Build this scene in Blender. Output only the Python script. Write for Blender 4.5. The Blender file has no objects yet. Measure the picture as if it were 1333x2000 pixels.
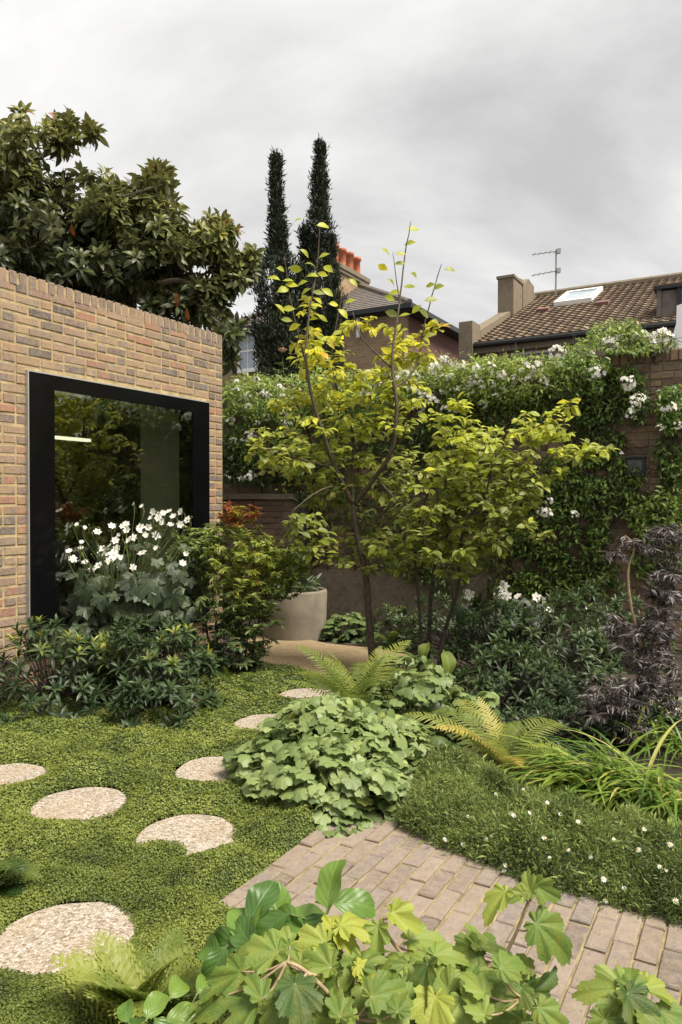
import bpy, math, random
import numpy as np
from mathutils import Vector, Matrix
R = math.radians
SC = bpy.context.scene
COL = SC.collection
rng = np.random.default_rng(7)
random.seed(7)

# ------------------------------------------------------------------ camera
FPX = 1459.0; CX = 666.5; CY = 1000.0; EYE = 1.5
PITCH = math.atan(20.0 / FPX)
cam = bpy.data.cameras.new('camera'); camo = bpy.data.objects.new('camera', cam); COL.objects.link(camo)
cam.sensor_fit = 'HORIZONTAL'; cam.sensor_width = 36.0; cam.lens = 36.0 * FPX / 1333.0
cam.clip_start = 0.05; cam.clip_end = 2000
camo.location = (0, 0, EYE); camo.rotation_euler = (R(90) - PITCH, 0, 0)
SC.camera = camo

# ------------------------------------------------------------------ sky, sun, exposure
SUN_EL, SUN_AZ = R(60), R(122)          # azimuth measured from +Y towards +X
w = bpy.data.worlds.new('World'); SC.world = w; w.use_nodes = True
nt = w.node_tree; N = nt.nodes; L = nt.links; N.clear()
out = N.new('ShaderNodeOutputWorld'); bg = N.new('ShaderNodeBackground'); bgc = N.new('ShaderNodeBackground')
mixs = N.new('ShaderNodeMixShader')
sky = N.new('ShaderNodeTexSky'); sky.sky_type = 'NISHITA'; sky.sun_disc = False
sky.sun_elevation = SUN_EL; sky.sun_rotation = SUN_AZ
bg.inputs[1].default_value = 0.05; L.new(sky.outputs[0], bg.inputs[0])
tc = N.new('ShaderNodeTexCoord'); sep = N.new('ShaderNodeSeparateXYZ'); L.new(tc.outputs['Generated'], sep.inputs[0])
ad = N.new('ShaderNodeMath'); ad.operation = 'ADD'; ad.inputs[1].default_value = 0.32; L.new(sep.outputs[2], ad.inputs[0])
mx = N.new('ShaderNodeMath'); mx.operation = 'MAXIMUM'; mx.inputs[1].default_value = 0.12; L.new(ad.outputs[0], mx.inputs[0])
dv = []
for k in (0, 1):
    d = N.new('ShaderNodeMath'); d.operation = 'DIVIDE'; L.new(sep.outputs[k], d.inputs[0]); L.new(mx.outputs[0], d.inputs[1]); dv.append(d)
cb = N.new('ShaderNodeCombineXYZ'); L.new(dv[0].outputs[0], cb.inputs[0]); L.new(dv[1].outputs[0], cb.inputs[1])
mp = N.new('ShaderNodeMapping'); mp.inputs['Location'].default_value = (0.4, 2.2, 0.0); mp.inputs['Scale'].default_value = (0.75, 1.0, 1.0)
L.new(cb.outputs[0], mp.inputs[0])
ns = N.new('ShaderNodeTexNoise'); ns.inputs['Scale'].default_value = 0.95; ns.inputs['Detail'].default_value = 10
ns.inputs['Roughness'].default_value = 0.56; ns.inputs['Distortion'].default_value = 0.35
L.new(mp.outputs[0], ns.inputs['Vector'])
cr = N.new('ShaderNodeValToRGB'); cr.color_ramp.interpolation = 'B_SPLINE'
e = cr.color_ramp.elements; e[0].position = 0.40; e[0].color = (0.42, 0.415, 0.41, 1); e[1].position = 0.58; e[1].color = (1.0, 0.985, 0.95, 1)
L.new(ns.outputs[0], cr.inputs[0]); L.new(cr.outputs[0], bgc.inputs[0]); bgc.inputs[1].default_value = 0.22
mixs.inputs[0].default_value = 0.96
L.new(bg.outputs[0], mixs.inputs[1]); L.new(bgc.outputs[0], mixs.inputs[2]); L.new(mixs.outputs[0], out.inputs[0])

sun = bpy.data.lights.new('sun', 'SUN'); sun.energy = 1.5; sun.angle = R(28); sun.color = (1.0, 0.92, 0.80)
suno = bpy.data.objects.new('sun', sun); COL.objects.link(suno)
sd = Vector((math.sin(SUN_AZ) * math.cos(SUN_EL), math.cos(SUN_AZ) * math.cos(SUN_EL), math.sin(SUN_EL)))
suno.rotation_euler = sd.to_track_quat('Z', 'Y').to_euler(); suno.location = (6, 2, 12)

vs = SC.view_settings; vs.view_transform = 'Standard'; vs.look = 'None'; vs.gamma = 1.0; vs.use_curve_mapping = False
vs.exposure = 2.42
SC.cycles.use_denoising = True
SC.cycles.max_bounces = 8; SC.cycles.transparent_max_bounces = 12

# ------------------------------------------------------------------ helpers: places
cP, sP = math.cos(PITCH), math.sin(PITCH)
def ray(px, py):
    a = (px - CX) / FPX; b = (CY - py) / FPX
    return np.array([a, cP + b * sP, -sP + b * cP])
def at(px, py, Y):
    d = ray(px, py); k = Y / d[1]; return np.array([0, 0, EYE]) + d * k
def gnd(px, py, z=0.0):
    d = ray(px, py); k = (z - EYE) / d[2]; return np.array([0, 0, EYE]) + d * k
AL = math.atan(829.0 / FPX)
UX, UY = math.sin(AL), math.cos(AL)           # u runs along the studio front, v across it
def W(U, V, z=0.0): return np.array([U * UX + V * UY, U * UY - V * UX, z])
def UV(p): return (p[0] * UX + p[1] * UY, p[0] * UY - p[1] * UX)
ROTZ = -AL
def plane_hit(px, py, p0, n):
    d = ray(px, py); o = np.array([0, 0, EYE]); k = np.dot(np.asarray(p0) - o, n) / np.dot(d, n); return o + d * k
def unit(a):
    a = np.asarray(a, float); return a / (np.linalg.norm(a, axis=-1, keepdims=True) + 1e-12)

# value noise
_lat = rng.random((64, 64))
def vnoise(x, y):
    x = np.asarray(x, float); y = np.asarray(y, float)
    xi = np.floor(x).astype(int); yi = np.floor(y).astype(int); fx = x - xi; fy = y - yi
    fx = fx * fx * (3 - 2 * fx); fy = fy * fy * (3 - 2 * fy)
    g = lambda i, j: _lat[i % 64, j % 64]
    return (g(xi, yi) * (1 - fx) + g(xi + 1, yi) * fx) * (1 - fy) + (g(xi, yi + 1) * (1 - fx) + g(xi + 1, yi + 1) * fx) * fy
def fbm(x, y, o=3):
    s = 0; a = 0.5
    for k in range(o): s = s + a * vnoise(x * 2 ** k + 11.3 * k, y * 2 ** k + 5.7 * k); a *= 0.5
    return s

# ------------------------------------------------------------------ helpers: objects
def link(name, data, parent=None, loc=None):
    o = bpy.data.objects.new(name, data); COL.objects.link(o)
    if parent: o.parent = parent
    if loc is not None: o.location = loc
    return o
def tag(o, label=None, cat=None, group=None, kind=None):
    if label: o['label'] = label
    if cat: o['category'] = cat
    if group: o['group'] = group
    if kind: o['kind'] = kind
    return o
def wloc(o):
    p = Vector((0, 0, 0))
    while o: p = p + o.location; o = o.parent
    return np.array(p)
def thing(name, label, cat, loc, group=None):
    o = link(name, None, None, loc); o.empty_display_size = 0.1
    return tag(o, label, cat, group)
def mesh(name, V, F, mats, smooth=False, uv=None, tint=None, mi=None, origin=None):
    V = np.asarray(V, float)
    if origin is not None: V = V - np.asarray(origin)
    m = bpy.data.meshes.new(name)
    if isinstance(F, np.ndarray):
        n, k = F.shape
        m.vertices.add(len(V)); m.vertices.foreach_set('co', V.ravel().astype(np.float32))
        m.loops.add(n * k); m.loops.foreach_set('vertex_index', F.ravel().astype(np.int32))
        m.polygons.add(n); m.polygons.foreach_set('loop_start', np.arange(0, n * k, k, dtype=np.int32))
        m.update(calc_edges=True)
    else:
        m.from_pydata(V.tolist(), [], [list(map(int, f)) for f in F])
    for a in (mats if isinstance(mats, (list, tuple)) else [mats]): m.materials.append(a)
    if smooth: m.polygons.foreach_set('use_smooth', [True] * len(m.polygons))
    if mi is not None: m.polygons.foreach_set('material_index', mi)
    if uv is not None:
        l = m.uv_layers.new(name='UVMap'); idx = np.empty(len(m.loops), np.int32); m.loops.foreach_get('vertex_index', idx)
        l.data.foreach_set('uv', np.asarray(uv, np.float32)[idx].ravel())
    if tint is not None:
        a = m.attributes.new('tint', 'FLOAT', 'POINT'); a.data.foreach_set('value', np.asarray(tint, np.float32))
    m.validate(); m.update()
    return m
class MB:
    """collects shapes, builds ONE mesh object"""
    def __init__(s): s.V = []; s.F = []; s.M = []; s.n = 0
    def add(s, V, F, mi=0):
        V = np.asarray(V, float); s.V.append(V); s.F += [[i + s.n for i in f] for f in F]; s.M += [mi] * len(F); s.n += len(V); return s
    def box(s, p0, ax, ay, az, mi=0):           # corner and three edge vectors
        p0 = np.asarray(p0, float); ax, ay, az = map(lambda a: np.asarray(a, float), (ax, ay, az))
        V = [p0 + i * ax + j * ay + k * az for k in (0, 1) for j in (0, 1) for i in (0, 1)]
        F = [[0, 2, 3, 1], [4, 5, 7, 6], [0, 1, 5, 4], [2, 6, 7, 3], [0, 4, 6, 2], [1, 3, 7, 5]]
        if np.dot(np.cross(ax, ay), az) < 0: F = [f[::-1] for f in F]
        return s.add(V, F, mi)
    def uvbox(s, U0, U1, V0, V1, z0, z1, mi=0):
        return s.box(W(U0, V0, z0), W(0, V1 - V0), W(U1 - U0, 0), (0, 0, z1 - z0), mi)
    def tube(s, P, r, n=6, mi=0):
        V, F = tube_geo(P, r, n); return s.add(V, F, mi)
    def lathe(s, c, prof, n=20, mi=0):
        V = []; F = []
        for (r_, z) in prof:
            for k in range(n):
                a = 2 * math.pi * k / n; V.append((c[0] + r_ * math.cos(a), c[1] + r_ * math.sin(a), c[2] + z))
        for i in range(len(prof) - 1):
            for k in range(n): F.append([i * n + k, i * n + (k + 1) % n, (i + 1) * n + (k + 1) % n, (i + 1) * n + k])
        return s.add(V, F, mi)
    def poly(s, V, mi=0): return s.add(V, [list(range(len(V)))], mi)
    def build(s, name, mats, parent=None, smooth=False, origin=None):
        if origin is None: origin = wloc(parent) if parent else np.zeros(3)
        m = mesh(name, np.concatenate(s.V), s.F, mats, smooth, mi=s.M, origin=origin)
        o = link(name, m, parent)
        if parent is None: o.location = origin
        return o
def tube_geo(P, r, n=6):
    P = np.asarray(P, float); k = len(P); r = np.broadcast_to(np.asarray(r, float), (k,))
    T = unit(np.gradient(P, axis=0)); ref = np.array([0.31, 0.2, 0.93]) if abs(T[0][2]) < 0.9 else np.array([1.0, 0.1, 0])
    V = []; a = np.linspace(0, 2 * np.pi, n, endpoint=False)
    for i in range(k):
        x = unit(np.cross(ref, T[i])); y = np.cross(T[i], x)
        V.append(P[i] + r[i] * (np.cos(a)[:, None] * x + np.sin(a)[:, None] * y))
    F = [[i * n + j, i * n + (j + 1) % n, (i + 1) * n + (j + 1) % n, (i + 1) * n + j] for i in range(k - 1) for j in range(n)]
    F.append([(k - 1) * n + j for j in range(n)]); F.append([j for j in range(n)][::-1])
    return np.concatenate(V), F
def smooth_path(P, m=4):
    P = np.asarray(P, float); 
    if len(P) < 3: return P
    t = np.arange(len(P)); tt = np.linspace(0, len(P) - 1, (len(P) - 1) * m + 1); o = []
    for x in tt:
        i = min(int(x), len(P) - 2); f = x - i
        p0, p1, p2, p3 = P[max(i - 1, 0)], P[i], P[i + 1], P[min(i + 2, len(P) - 1)]
        o.append(0.5 * (2 * p1 + (p2 - p0) * f + (2 * p0 - 5 * p1 + 4 * p2 - p3) * f * f + (3 * p1 - p0 - 3 * p2 + p3) * f ** 3))
    return np.array(o)

# ------------------------------------------------------------------ materials
class NT:
    def __init__(s, name):
        s.m = bpy.data.materials.new(name); s.m.use_nodes = True; s.t = s.m.node_tree; s.n = s.t.nodes; s.n.clear()
        s.out = s.n.new('ShaderNodeOutputMaterial')
    def new(s, typ, **kw):
        x = s.n.new('ShaderNode' + typ)
        for k, v in kw.items():
            if hasattr(x, k) and not isinstance(getattr(type(x), k, None), type(None)): setattr(x, k, v)
        return x
    def l(s, a, b): s.t.links.new(a, b)
    def math(s, op, a, b=None):
        x = s.n.new('ShaderNodeMath'); x.operation = op
        for i, q in enumerate((a, b)):
            if q is None: continue
            if isinstance(q, (int, float)): x.inputs[i].default_value = q
            else: s.l(q, x.inputs[i])
        return x.outputs[0]
    def ramp(s, f, stops, interp='LINEAR'):
        x = s.n.new('ShaderNodeValToRGB'); x.color_ramp.interpolation = interp; el = x.color_ramp.elements
        while len(el) < len(stops): el.new(0.5)
        for q, (p, c) in zip(el, stops): q.position = p; q.color = (*c, 1) if len(c) == 3 else c
        s.l(f, x.inputs[0]); return x.outputs[0]
    def mix(s, f, a, b, blend='MIX'):
        x = s.n.new('ShaderNodeMix'); x.data_type = 'RGBA'; x.blend_type = blend
        for i, q in ((0, f), (6, a), (7, b)):
            if isinstance(q, (int, float)): x.inputs[i].default_value = q
            elif isinstance(q, tuple): x.inputs[i].default_value = (*q, 1)
            else: s.l(q, x.inputs[i])
        return x.outputs[2]
    def noise(s, vec, scale, detail=4, rough=0.5, dist=0.0, out=0):
        x = s.n.new('ShaderNodeTexNoise'); x.inputs['Scale'].default_value = scale; x.inputs['Detail'].default_value = detail
        x.inputs['Roughness'].default_value = rough; x.inputs['Distortion'].default_value = dist
        if vec is not None: s.l(vec, x.inputs['Vector'])
        return x.outputs[out]
    def voro(s, vec, scale, out='Distance', feature='F1'):
        x = s.n.new('ShaderNodeTexVoronoi'); x.feature = feature; x.inputs['Scale'].default_value = scale; s.l(vec, x.inputs['Vector']); return x.outputs[out]
    def pos(s): return s.n.new('ShaderNodeNewGeometry').outputs['Position']
    def objc(s): return s.n.new('ShaderNodeTexCoord').outputs['Object']
    def uv(s): return s.n.new('ShaderNodeTexCoord').outputs['UV']
    def tint(s):
        a = s.n.new('ShaderNodeAttribute'); a.attribute_name = 'tint'
        o = s.n.new('ShaderNodeObjectInfo'); sp = s.n.new('ShaderNodeSeparateColor'); s.l(o.outputs['Color'], sp.inputs[0])
        return s.math('ADD', a.outputs['Fac'], sp.outputs[0])
    def bump(s, h, strength=0.5, dist=0.01):
        b = s.n.new('ShaderNodeBump'); b.inputs['Strength'].default_value = strength; b.inputs['Distance'].default_value = dist; s.l(h, b.inputs['Height']); return b.outputs[0]
    def princ(s, col, rough=0.7, normal=None, spec=0.5, metal=0.0):
        p = s.n.new('ShaderNodeBsdfPrincipled')
        if isinstance(col, tuple): p.inputs['Base Color'].default_value = (*col, 1)
        else: s.l(col, p.inputs['Base Color'])
        if isinstance(rough, (int, float)): p.inputs['Roughness'].default_value = rough
        else: s.l(rough, p.inputs['Roughness'])
        p.inputs['Specular IOR Level'].default_value = spec; p.inputs['Metallic'].default_value = metal
        if normal is not None: s.l(normal, p.inputs['Normal'])
        return p
    def done(s, sh): s.l(sh, s.out.inputs[0]); return s.m

def plain(name, col, rough=0.7, var=0.25, scale=6, bump=0.15, spec=0.4, metal=0.0):
    t = NT(name); p = t.pos(); n = t.noise(p, scale, 5, 0.6)
    lo = tuple(c * (1 - var) for c in col); hi = tuple(min(1, c * (1 + var)) for c in col)
    c = t.ramp(n, [(0.3, lo), (0.7, hi)])
    b = t.bump(t.noise(p, scale * 12, 4, 0.6), bump, 0.004)
    return t.done(t.princ(c, rough, b, spec, metal).outputs[0])
def leafmat(name, stops, rough=0.5, trans=0.3, veins=0, spec=0.45, vcol=0.35, blotch=0.0, under=None):
    """colour by a per-leaf value; translucent; veins from the leaf's own uv"""
    t = NT(name); v = t.tint(); c0 = t.ramp(v, stops); gs = t.n.new('ShaderNodeHueSaturation'); gs.inputs['Saturation'].default_value = 1.06; gs.inputs['Value'].default_value = 1.07; t.l(c0, gs.inputs['Color']); c = gs.outputs[0]
    nrm = None
    if blotch:
        c = t.mix(t.math('MULTIPLY', t.ramp(t.noise(t.pos(), 28, 3), [(0.45, (0, 0, 0)), (0.75, (1, 1, 1))]), blotch), c, (0.32, 0.25, 0.04))
    if veins:
        s = t.n.new('ShaderNodeSeparateXYZ'); t.l(t.uv(), s.inputs[0])
        au = t.math('ABSOLUTE', s.outputs[0])
        ph = t.math('SUBTRACT', t.math('MULTIPLY', s.outputs[1], veins), t.math('MULTIPLY', au, veins * 0.45))
        fr = t.math('ABSOLUTE', t.math('SUBTRACT', t.math('FRACT', ph), 0.5))
        side = t.math('MULTIPLY', t.ramp(t.math('ABSOLUTE', t.math('SUBTRACT', t.math('FRACT', t.math('SUBTRACT', t.math('MULTIPLY', s.outputs[1], 9.0), t.math('MULTIPLY', au, 6.0))), 0.5)), [(0.0, (1, 1, 1)), (0.16, (0, 0, 0))]), 0.45) if veins < 0 else t.ramp(fr, [(0.0, (1, 1, 1)), (0.14, (0, 0, 0))])
        mid = t.ramp(au, [(0.02, (1, 1, 1)), (0.07, (0, 0, 0))])
        vv = t.math('MAXIMUM', t.math('MULTIPLY', side, 0.6), mid) if veins > 0 else t.math('MAXIMUM', side, t.ramp(au, [(0.0, (1, 1, 1)), (0.12, (0, 0, 0))]))
        hi = t.mix(1.0, c, (0.30, 0.36, 0.12), 'ADD')
        c2 = t.mix(t.math('MULTIPLY', vv, vcol), c, hi)
        bum = t.math('ADD', t.math('MULTIPLY', vv, -0.5), t.math('MULTIPLY', t.noise(t.pos(), 90, 3, 0.6), 1.4)) if veins < 0 else t.math('ADD', t.math('MULTIPLY', t.math('SUBTRACT', 0.5, fr), -1.0), t.math('MULTIPLY', mid, -0.6))
        nrm = t.bump(bum, 0.35, 0.004); c = c2
    if under is not None:
        g = t.n.new('ShaderNodeNewGeometry'); c = t.mix(t.math('MULTIPLY', g.outputs['Backfacing'], 0.5), c, under)
    p = t.princ(c, rough, nrm, spec)
    tr = t.n.new('ShaderNodeBsdfTranslucent'); t.l(t.mix(0.6, c, (1.0, 0.95, 0.35), 'MULTIPLY'), tr.inputs[0])
    hs = t.n.new('ShaderNodeHueSaturation'); hs.inputs['Value'].default_value = 1.6; t.l(c, hs.inputs['Color']); t.l(hs.outputs[0], tr.inputs[0])
    m = t.n.new('ShaderNodeMixShader'); m.inputs[0].default_value = trans; t.l(p.outputs[0], m.inputs[1]); t.l(tr.outputs[0], m.inputs[2])
    return t.done(m.outputs[0])
def brickmat(name, stops, spot=0.5, rough=0.85, flash=(0.12, 0.11, 0.12), moss=None, flash_amt=0.6, smear=None):
    t = NT(name); v = t.tint(); c = t.ramp(v, stops); p = t.pos()
    n1 = t.noise(p, 22, 4, 0.6); c = t.mix(t.ramp(n1, [(0.35, (0, 0, 0)), (0.75, (0.55, 0.55, 0.55))]), c, t.mix(1.0, c, (0.62, 0.56, 0.52), 'MULTIPLY'))
    fl = t.math('MULTIPLY', t.ramp(t.noise(p, 9, 3, 0.6), [(0.52, (0, 0, 0)), (0.66, (1, 1, 1))]), flash_amt)
    c = t.mix(fl, c, flash)
    sp = t.math('MULTIPLY', t.ramp(t.noise(p, 75, 3, 0.6), [(0.60, (0, 0, 0)), (0.68, (1, 1, 1))]), spot)
    c = t.mix(sp, c, (0.03, 0.025, 0.025))
    if smear: c = t.mix(t.ramp(t.noise(p, 30, 5, 0.7, 0.4), [(0.42, (0, 0, 0)), (0.70, (0.75, 0.75, 0.75))]), c, smear)
    if moss: c = t.mix(t.ramp(t.noise(p, 3.2, 5, 0.65), [(0.5, (0, 0, 0)), (0.75, (0.6, 0.6, 0.6))]), c, moss)
    b = t.bump(t.math('ADD', t.noise(p, 60, 5, 0.7), t.math('MULTIPLY', t.noise(p, 200, 2), 0.4)), 0.7, 0.006)
    return t.done(t.princ(c, rough, b, 0.25).outputs[0])

M = {}
M['soil'] = plain('soil', (0.035, 0.026, 0.018), 0.95, 0.5, 9, 0.9)
M['mortar_yellow'] = plain('mortar_yellow', (0.36, 0.28, 0.155), 0.95, 0.35, 14, 0.6, 0.2)
M['mortar_grey'] = plain('mortar_grey', (0.22, 0.18, 0.13), 0.95, 0.35, 9, 0.6, 0.2)
M['mortar_paving'] = plain('mortar_paving', (0.23, 0.19, 0.105), 0.95, 0.4, 12, 0.6, 0.2)
M['brick_studio'] = brickmat('brick_studio', [(0.0, (0.10, 0.09, 0.095)), (0.22, (0.21, 0.16, 0.14)), (0.45, (0.33, 0.225, 0.16)), (0.65, (0.36, 0.265, 0.17)), (0.88, (0.34, 0.17, 0.115)), (1.0, (0.17, 0.15, 0.145))], 0.75, flash=(0.16, 0.155, 0.155), flash_amt=0.7, smear=(0.33, 0.25, 0.15))
M['brick_garden'] = brickmat('brick_garden', [(0.0, (0.16, 0.11, 0.08)), (0.4, (0.27, 0.17, 0.11)), (0.7, (0.32, 0.22, 0.13)), (1.0, (0.21, 0.16, 0.12))], 0.4, moss=(0.07, 0.07, 0.03), flash_amt=0.4)
M['brick_paving'] = brickmat('brick_paving', [(0.0, (0.135, 0.11, 0.10)), (0.3, (0.225, 0.18, 0.15)), (0.7, (0.265, 0.215, 0.18)), (1.0, (0.18, 0.155, 0.145))], 0.45, flash=(0.20, 0.165, 0.155), moss=(0.17, 0.145, 0.085), flash_amt=0.55, smear=(0.27, 0.225, 0.16))
M['black_frame'] = plain('black_frame', (0.004, 0.004, 0.0045), 0.12, 0.1, 3, 0.0, 0.12)
M['alu'] = plain('alu', (0.5, 0.5, 0.48), 0.35, 0.1, 5, 0.0, 0.5, 0.6)
M['plaster'] = plain('plaster', (0.55, 0.54, 0.46), 0.9, 0.05, 2, 0.05)
M['room_dark'] = plain('room_dark', (0.05, 0.035, 0.022), 0.6, 0.4, 4, 0.1)  # dark brown standing in for the unlit depth of the studio
M['ceiling'] = plain('ceiling', (0.5, 0.48, 0.38), 0.9, 0.05, 2, 0.05)
M['concrete'] = plain('concrete', (0.20, 0.172, 0.13), 0.9, 0.25, 5, 0.4)
M['render_old'] = brickmat('render_old', [(0.0, (0.22, 0.175, 0.13)), (1.0, (0.22, 0.175, 0.13))], 0.5, flash=(0.11, 0.085, 0.06), flash_amt=0.7, smear=(0.30, 0.26, 0.20), moss=(0.08, 0.075, 0.03))
M['render_pink'] = plain('render_pink', (0.38, 0.27, 0.22), 0.95, 0.12, 2.5, 0.2)
M['render_red'] = plain('render_red', (0.19, 0.105, 0.09), 0.95, 0.15, 1.2, 0.2)
M['cement'] = brickmat('cement', [(0.0, (0.20, 0.165, 0.12)), (1.0, (0.20, 0.165, 0.12))], 0.4, flash=(0.10, 0.08, 0.06), flash_amt=0.6, smear=(0.25, 0.21, 0.15), moss=(0.11, 0.09, 0.05))
M['white_paint'] = plain('white_paint', (0.78, 0.78, 0.76), 0.5, 0.04, 3, 0.02)
M['white_render'] = plain('white_render', (0.82, 0.82, 0.82), 0.8, 0.03, 2, 0.05)
M['gutter'] = plain('gutter', (0.012, 0.013, 0.014), 0.4, 0.2, 3, 0.0)
M['terracotta'] = plain('terracotta', (0.40, 0.13, 0.065), 0.85, 0.25, 8, 0.3)
M['slate'] = plain('slate', (0.135, 0.115, 0.10), 0.8, 0.3, 5, 0.3)
M['tile'] = brickmat('tile', [(0.0, (0.085, 0.062, 0.045)), (0.5, (0.14, 0.10, 0.07)), (1.0, (0.20, 0.15, 0.10))], 0.3, flash=(0.16, 0.14, 0.1), flash_amt=0.4)
M['steel'] = plain('steel', (0.28, 0.28, 0.27), 0.4, 0.1, 4, 0.0, 0.5, 0.7)
M['bark'] = plain('bark', (0.085, 0.065, 0.045), 0.9, 0.45, 30, 0.8)
M['bark_dark'] = plain('bark_dark', (0.055, 0.042, 0.032), 0.9, 0.45, 30, 0.8)
M['stem_pale'] = plain('stem_pale', (0.32, 0.24, 0.14), 0.8, 0.3, 40, 0.5)
M['stem_green'] = plain('stem_green', (0.10, 0.13, 0.035), 0.7, 0.3, 30, 0.2)
M['stem_red'] = plain('stem_red', (0.20, 0.10, 0.05), 0.7, 0.3, 30, 0.3)
M['dark_lamp'] = plain('dark_lamp', (0.03, 0.032, 0.035), 0.4, 0.2, 10, 0.1)
def facademat():
    t = NT('brick_facade'); p = t.objc(); br = t.n.new('ShaderNodeTexBrick'); t.l(p, br.inputs['Vector'])
    return t
def glassmat(name, tintc, f0=0.05, boost=1.0):
    t = NT(name); lw = t.n.new('ShaderNodeLayerWeight'); lw.inputs[0].default_value = 0.5
    f = t.math('ADD', t.math('MULTIPLY', t.math('POWER', lw.outputs['Facing'], 5.0), 0.95), f0)
    g = t.n.new('ShaderNodeBsdfGlossy'); g.inputs['Roughness'].default_value = 0.0; g.inputs[0].default_value = (1, 1, 1, 1)
    tr = t.n.new('ShaderNodeBsdfTransparent'); tr.inputs[0].default_value = (*tintc, 1)
    m = t.n.new('ShaderNodeMixShader'); t.l(t.math('MINIMUM', t.math('MULTIPLY', f, boost), 1.0), m.inputs[0]); t.l(tr.outputs[0], m.inputs[1]); t.l(g.outputs[0], m.inputs[2])
    return t.done(m.outputs[0])
M['glass'] = glassmat('glass', (0.82, 0.86, 0.77), 0.05, 3.0)
M['lamp_lens'] = plain('lamp_lens', (0.09, 0.10, 0.105), 0.3, 0.2, 10, 0.0)
M['glass_dark'] = plain('glass_dark', (0.02, 0.022, 0.025), 0.05, 0.1, 2, 0.0, 0.8)
M['glass_pale'] = plain('glass_pale', (0.32, 0.37, 0.42), 0.08, 0.35, 1.5, 0.0, 0.8)
def lampmat():
    t = NT('lamp_tube'); e_ = t.n.new('ShaderNodeEmission'); e_.inputs[0].default_value = (1, 0.93, 0.75, 1); e_.inputs[1].default_value = 0.35; return t.done(e_.outputs[0])
M['lamp_tube'] = lampmat()
def gravelmat(name, stops, scale):
    t = NT(name); p = t.pos()
    q = t.n.new('ShaderNodeVectorMath'); q.operation = 'ADD'; t.l(p, q.inputs[0])
    x = t.n.new('ShaderNodeTexVoronoi'); x.inputs['Scale'].default_value = scale; t.l(p, x.inputs['Vector'])
    s = t.n.new('ShaderNodeSeparateColor'); t.l(x.outputs['Color'], s.inputs[0])
    c = t.ramp(s.outputs[0], stops)
    ed = t.voro(p, scale, 'Distance', 'DISTANCE_TO_EDGE')
    c = t.mix(t.ramp(ed, [(0.0, (0.75, 0.75, 0.75)), (0.10, (0, 0, 0))]), c, (0.22, 0.165, 0.10))
    c = t.mix(t.ramp(t.noise(p, 5, 4, 0.6), [(0.4, (0, 0, 0)), (0.8, (0.45, 0.45, 0.45))]), c, (0.34, 0.25, 0.14))
    b = t.bump(t.ramp(x.outputs['Distance'], [(0.0, (1, 1, 1)), (0.7, (0, 0, 0))]), 0.8, 0.006)
    return t.done(t.princ(c, 0.75, b, 0.3).outputs[0])
M['gravel'] = gravelmat('gravel', [(0.0, (0.17, 0.13, 0.095)), (0.3, (0.29, 0.25, 0.20)), (0.65, (0.39, 0.35, 0.30)), (1.0, (0.49, 0.46, 0.42))], 100)
M['gravel_tan'] = gravelmat('gravel_tan', [(0.0, (0.20, 0.14, 0.07)), (0.4, (0.30, 0.22, 0.12)), (1.0, (0.40, 0.32, 0.20))], 90)
def brickfacade(name, c1, c2, mort):
    t = NT(name); uvn = t.uv(); br = t.n.new('ShaderNodeTexBrick'); t.l(uvn, br.inputs['Vector'])
    br.inputs['Color1'].default_value = (*c1, 1); br.inputs['Color2'].default_value = (*c2, 1); br.inputs['Mortar'].default_value = (*mort, 1)
    br.inputs['Scale'].default_value = 1.0; br.inputs['Mortar Size'].default_value = 0.009; br.inputs['Brick Width'].default_value = 0.225; br.inputs['Row Height'].default_value = 0.075; br.inputs['Bias'].default_value = -0.1
    c = t.mix(t.ramp(t.noise(uvn, 1.2, 5, 0.65), [(0.35, (0, 0, 0)), (0.75, (0.6, 0.6, 0.6))]), br.outputs[0], (0.16, 0.11, 0.07))
    b = t.bump(br.outputs['Fac'], -0.5, 0.01)
    return t.done(t.princ(c, 0.9, b, 0.2).outputs[0])
M['facade'] = brickfacade('facade', (0.36, 0.25, 0.14), (0.25, 0.16, 0.09), (0.36, 0.30, 0.22))
G = lambda *c: c
M['moss'] = leafmat('moss', [(0.0, (0.050, 0.070, 0.016)), (0.5, (0.150, 0.185, 0.040)), (0.85, (0.235, 0.26, 0.065)), (1.0, (0.28, 0.27, 0.11))], 0.6, 0.25)
M['moss_base'] = plain('moss_base', (0.030, 0.050, 0.012), 0.95, 0.4, 30, 0.8)
M['tree_leaf'] = leafmat('tree_leaf', [(0.0, (0.105, 0.135, 0.035)), (0.3, (0.23, 0.26, 0.05)), (0.6, (0.40, 0.43, 0.05)), (0.85, (0.58, 0.51, 0.05)), (0.96, (0.50, 0.34, 0.03)), (1.0, (0.36, 0.18, 0.03))], 0.45, 0.45, 0, under=(0.30, 0.32, 0.12))
M['magnolia_leaf'] = leafmat('magnolia_leaf', [(0.0, (0.032, 0.042, 0.016)), (0.5, (0.085, 0.10, 0.028)), (0.85, (0.21, 0.21, 0.05)), (0.965, (0.16, 0.16, 0.04)), (0.975, (0.24, 0.09, 0.04)), (1.0, (0.22, 0.08, 0.03))], 0.42, 0.22, 0, 0.32, under=(0.11, 0.105, 0.05))
M['cypress'] = leafmat('cypress', [(0.0, (0.006, 0.010, 0.004)), (0.6, (0.020, 0.032, 0.010)), (1.0, (0.065, 0.065, 0.02))], 0.7, 0.1)
M['glossy_leaf'] = leafmat('glossy_leaf', [(0.0, (0.022, 0.040, 0.018)), (0.5, (0.055, 0.086, 0.034)), (0.8, (0.13, 0.165, 0.045)), (1.0, (0.27, 0.27, 0.05))], 0.42, 0.22, 0, 0.35)
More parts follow.
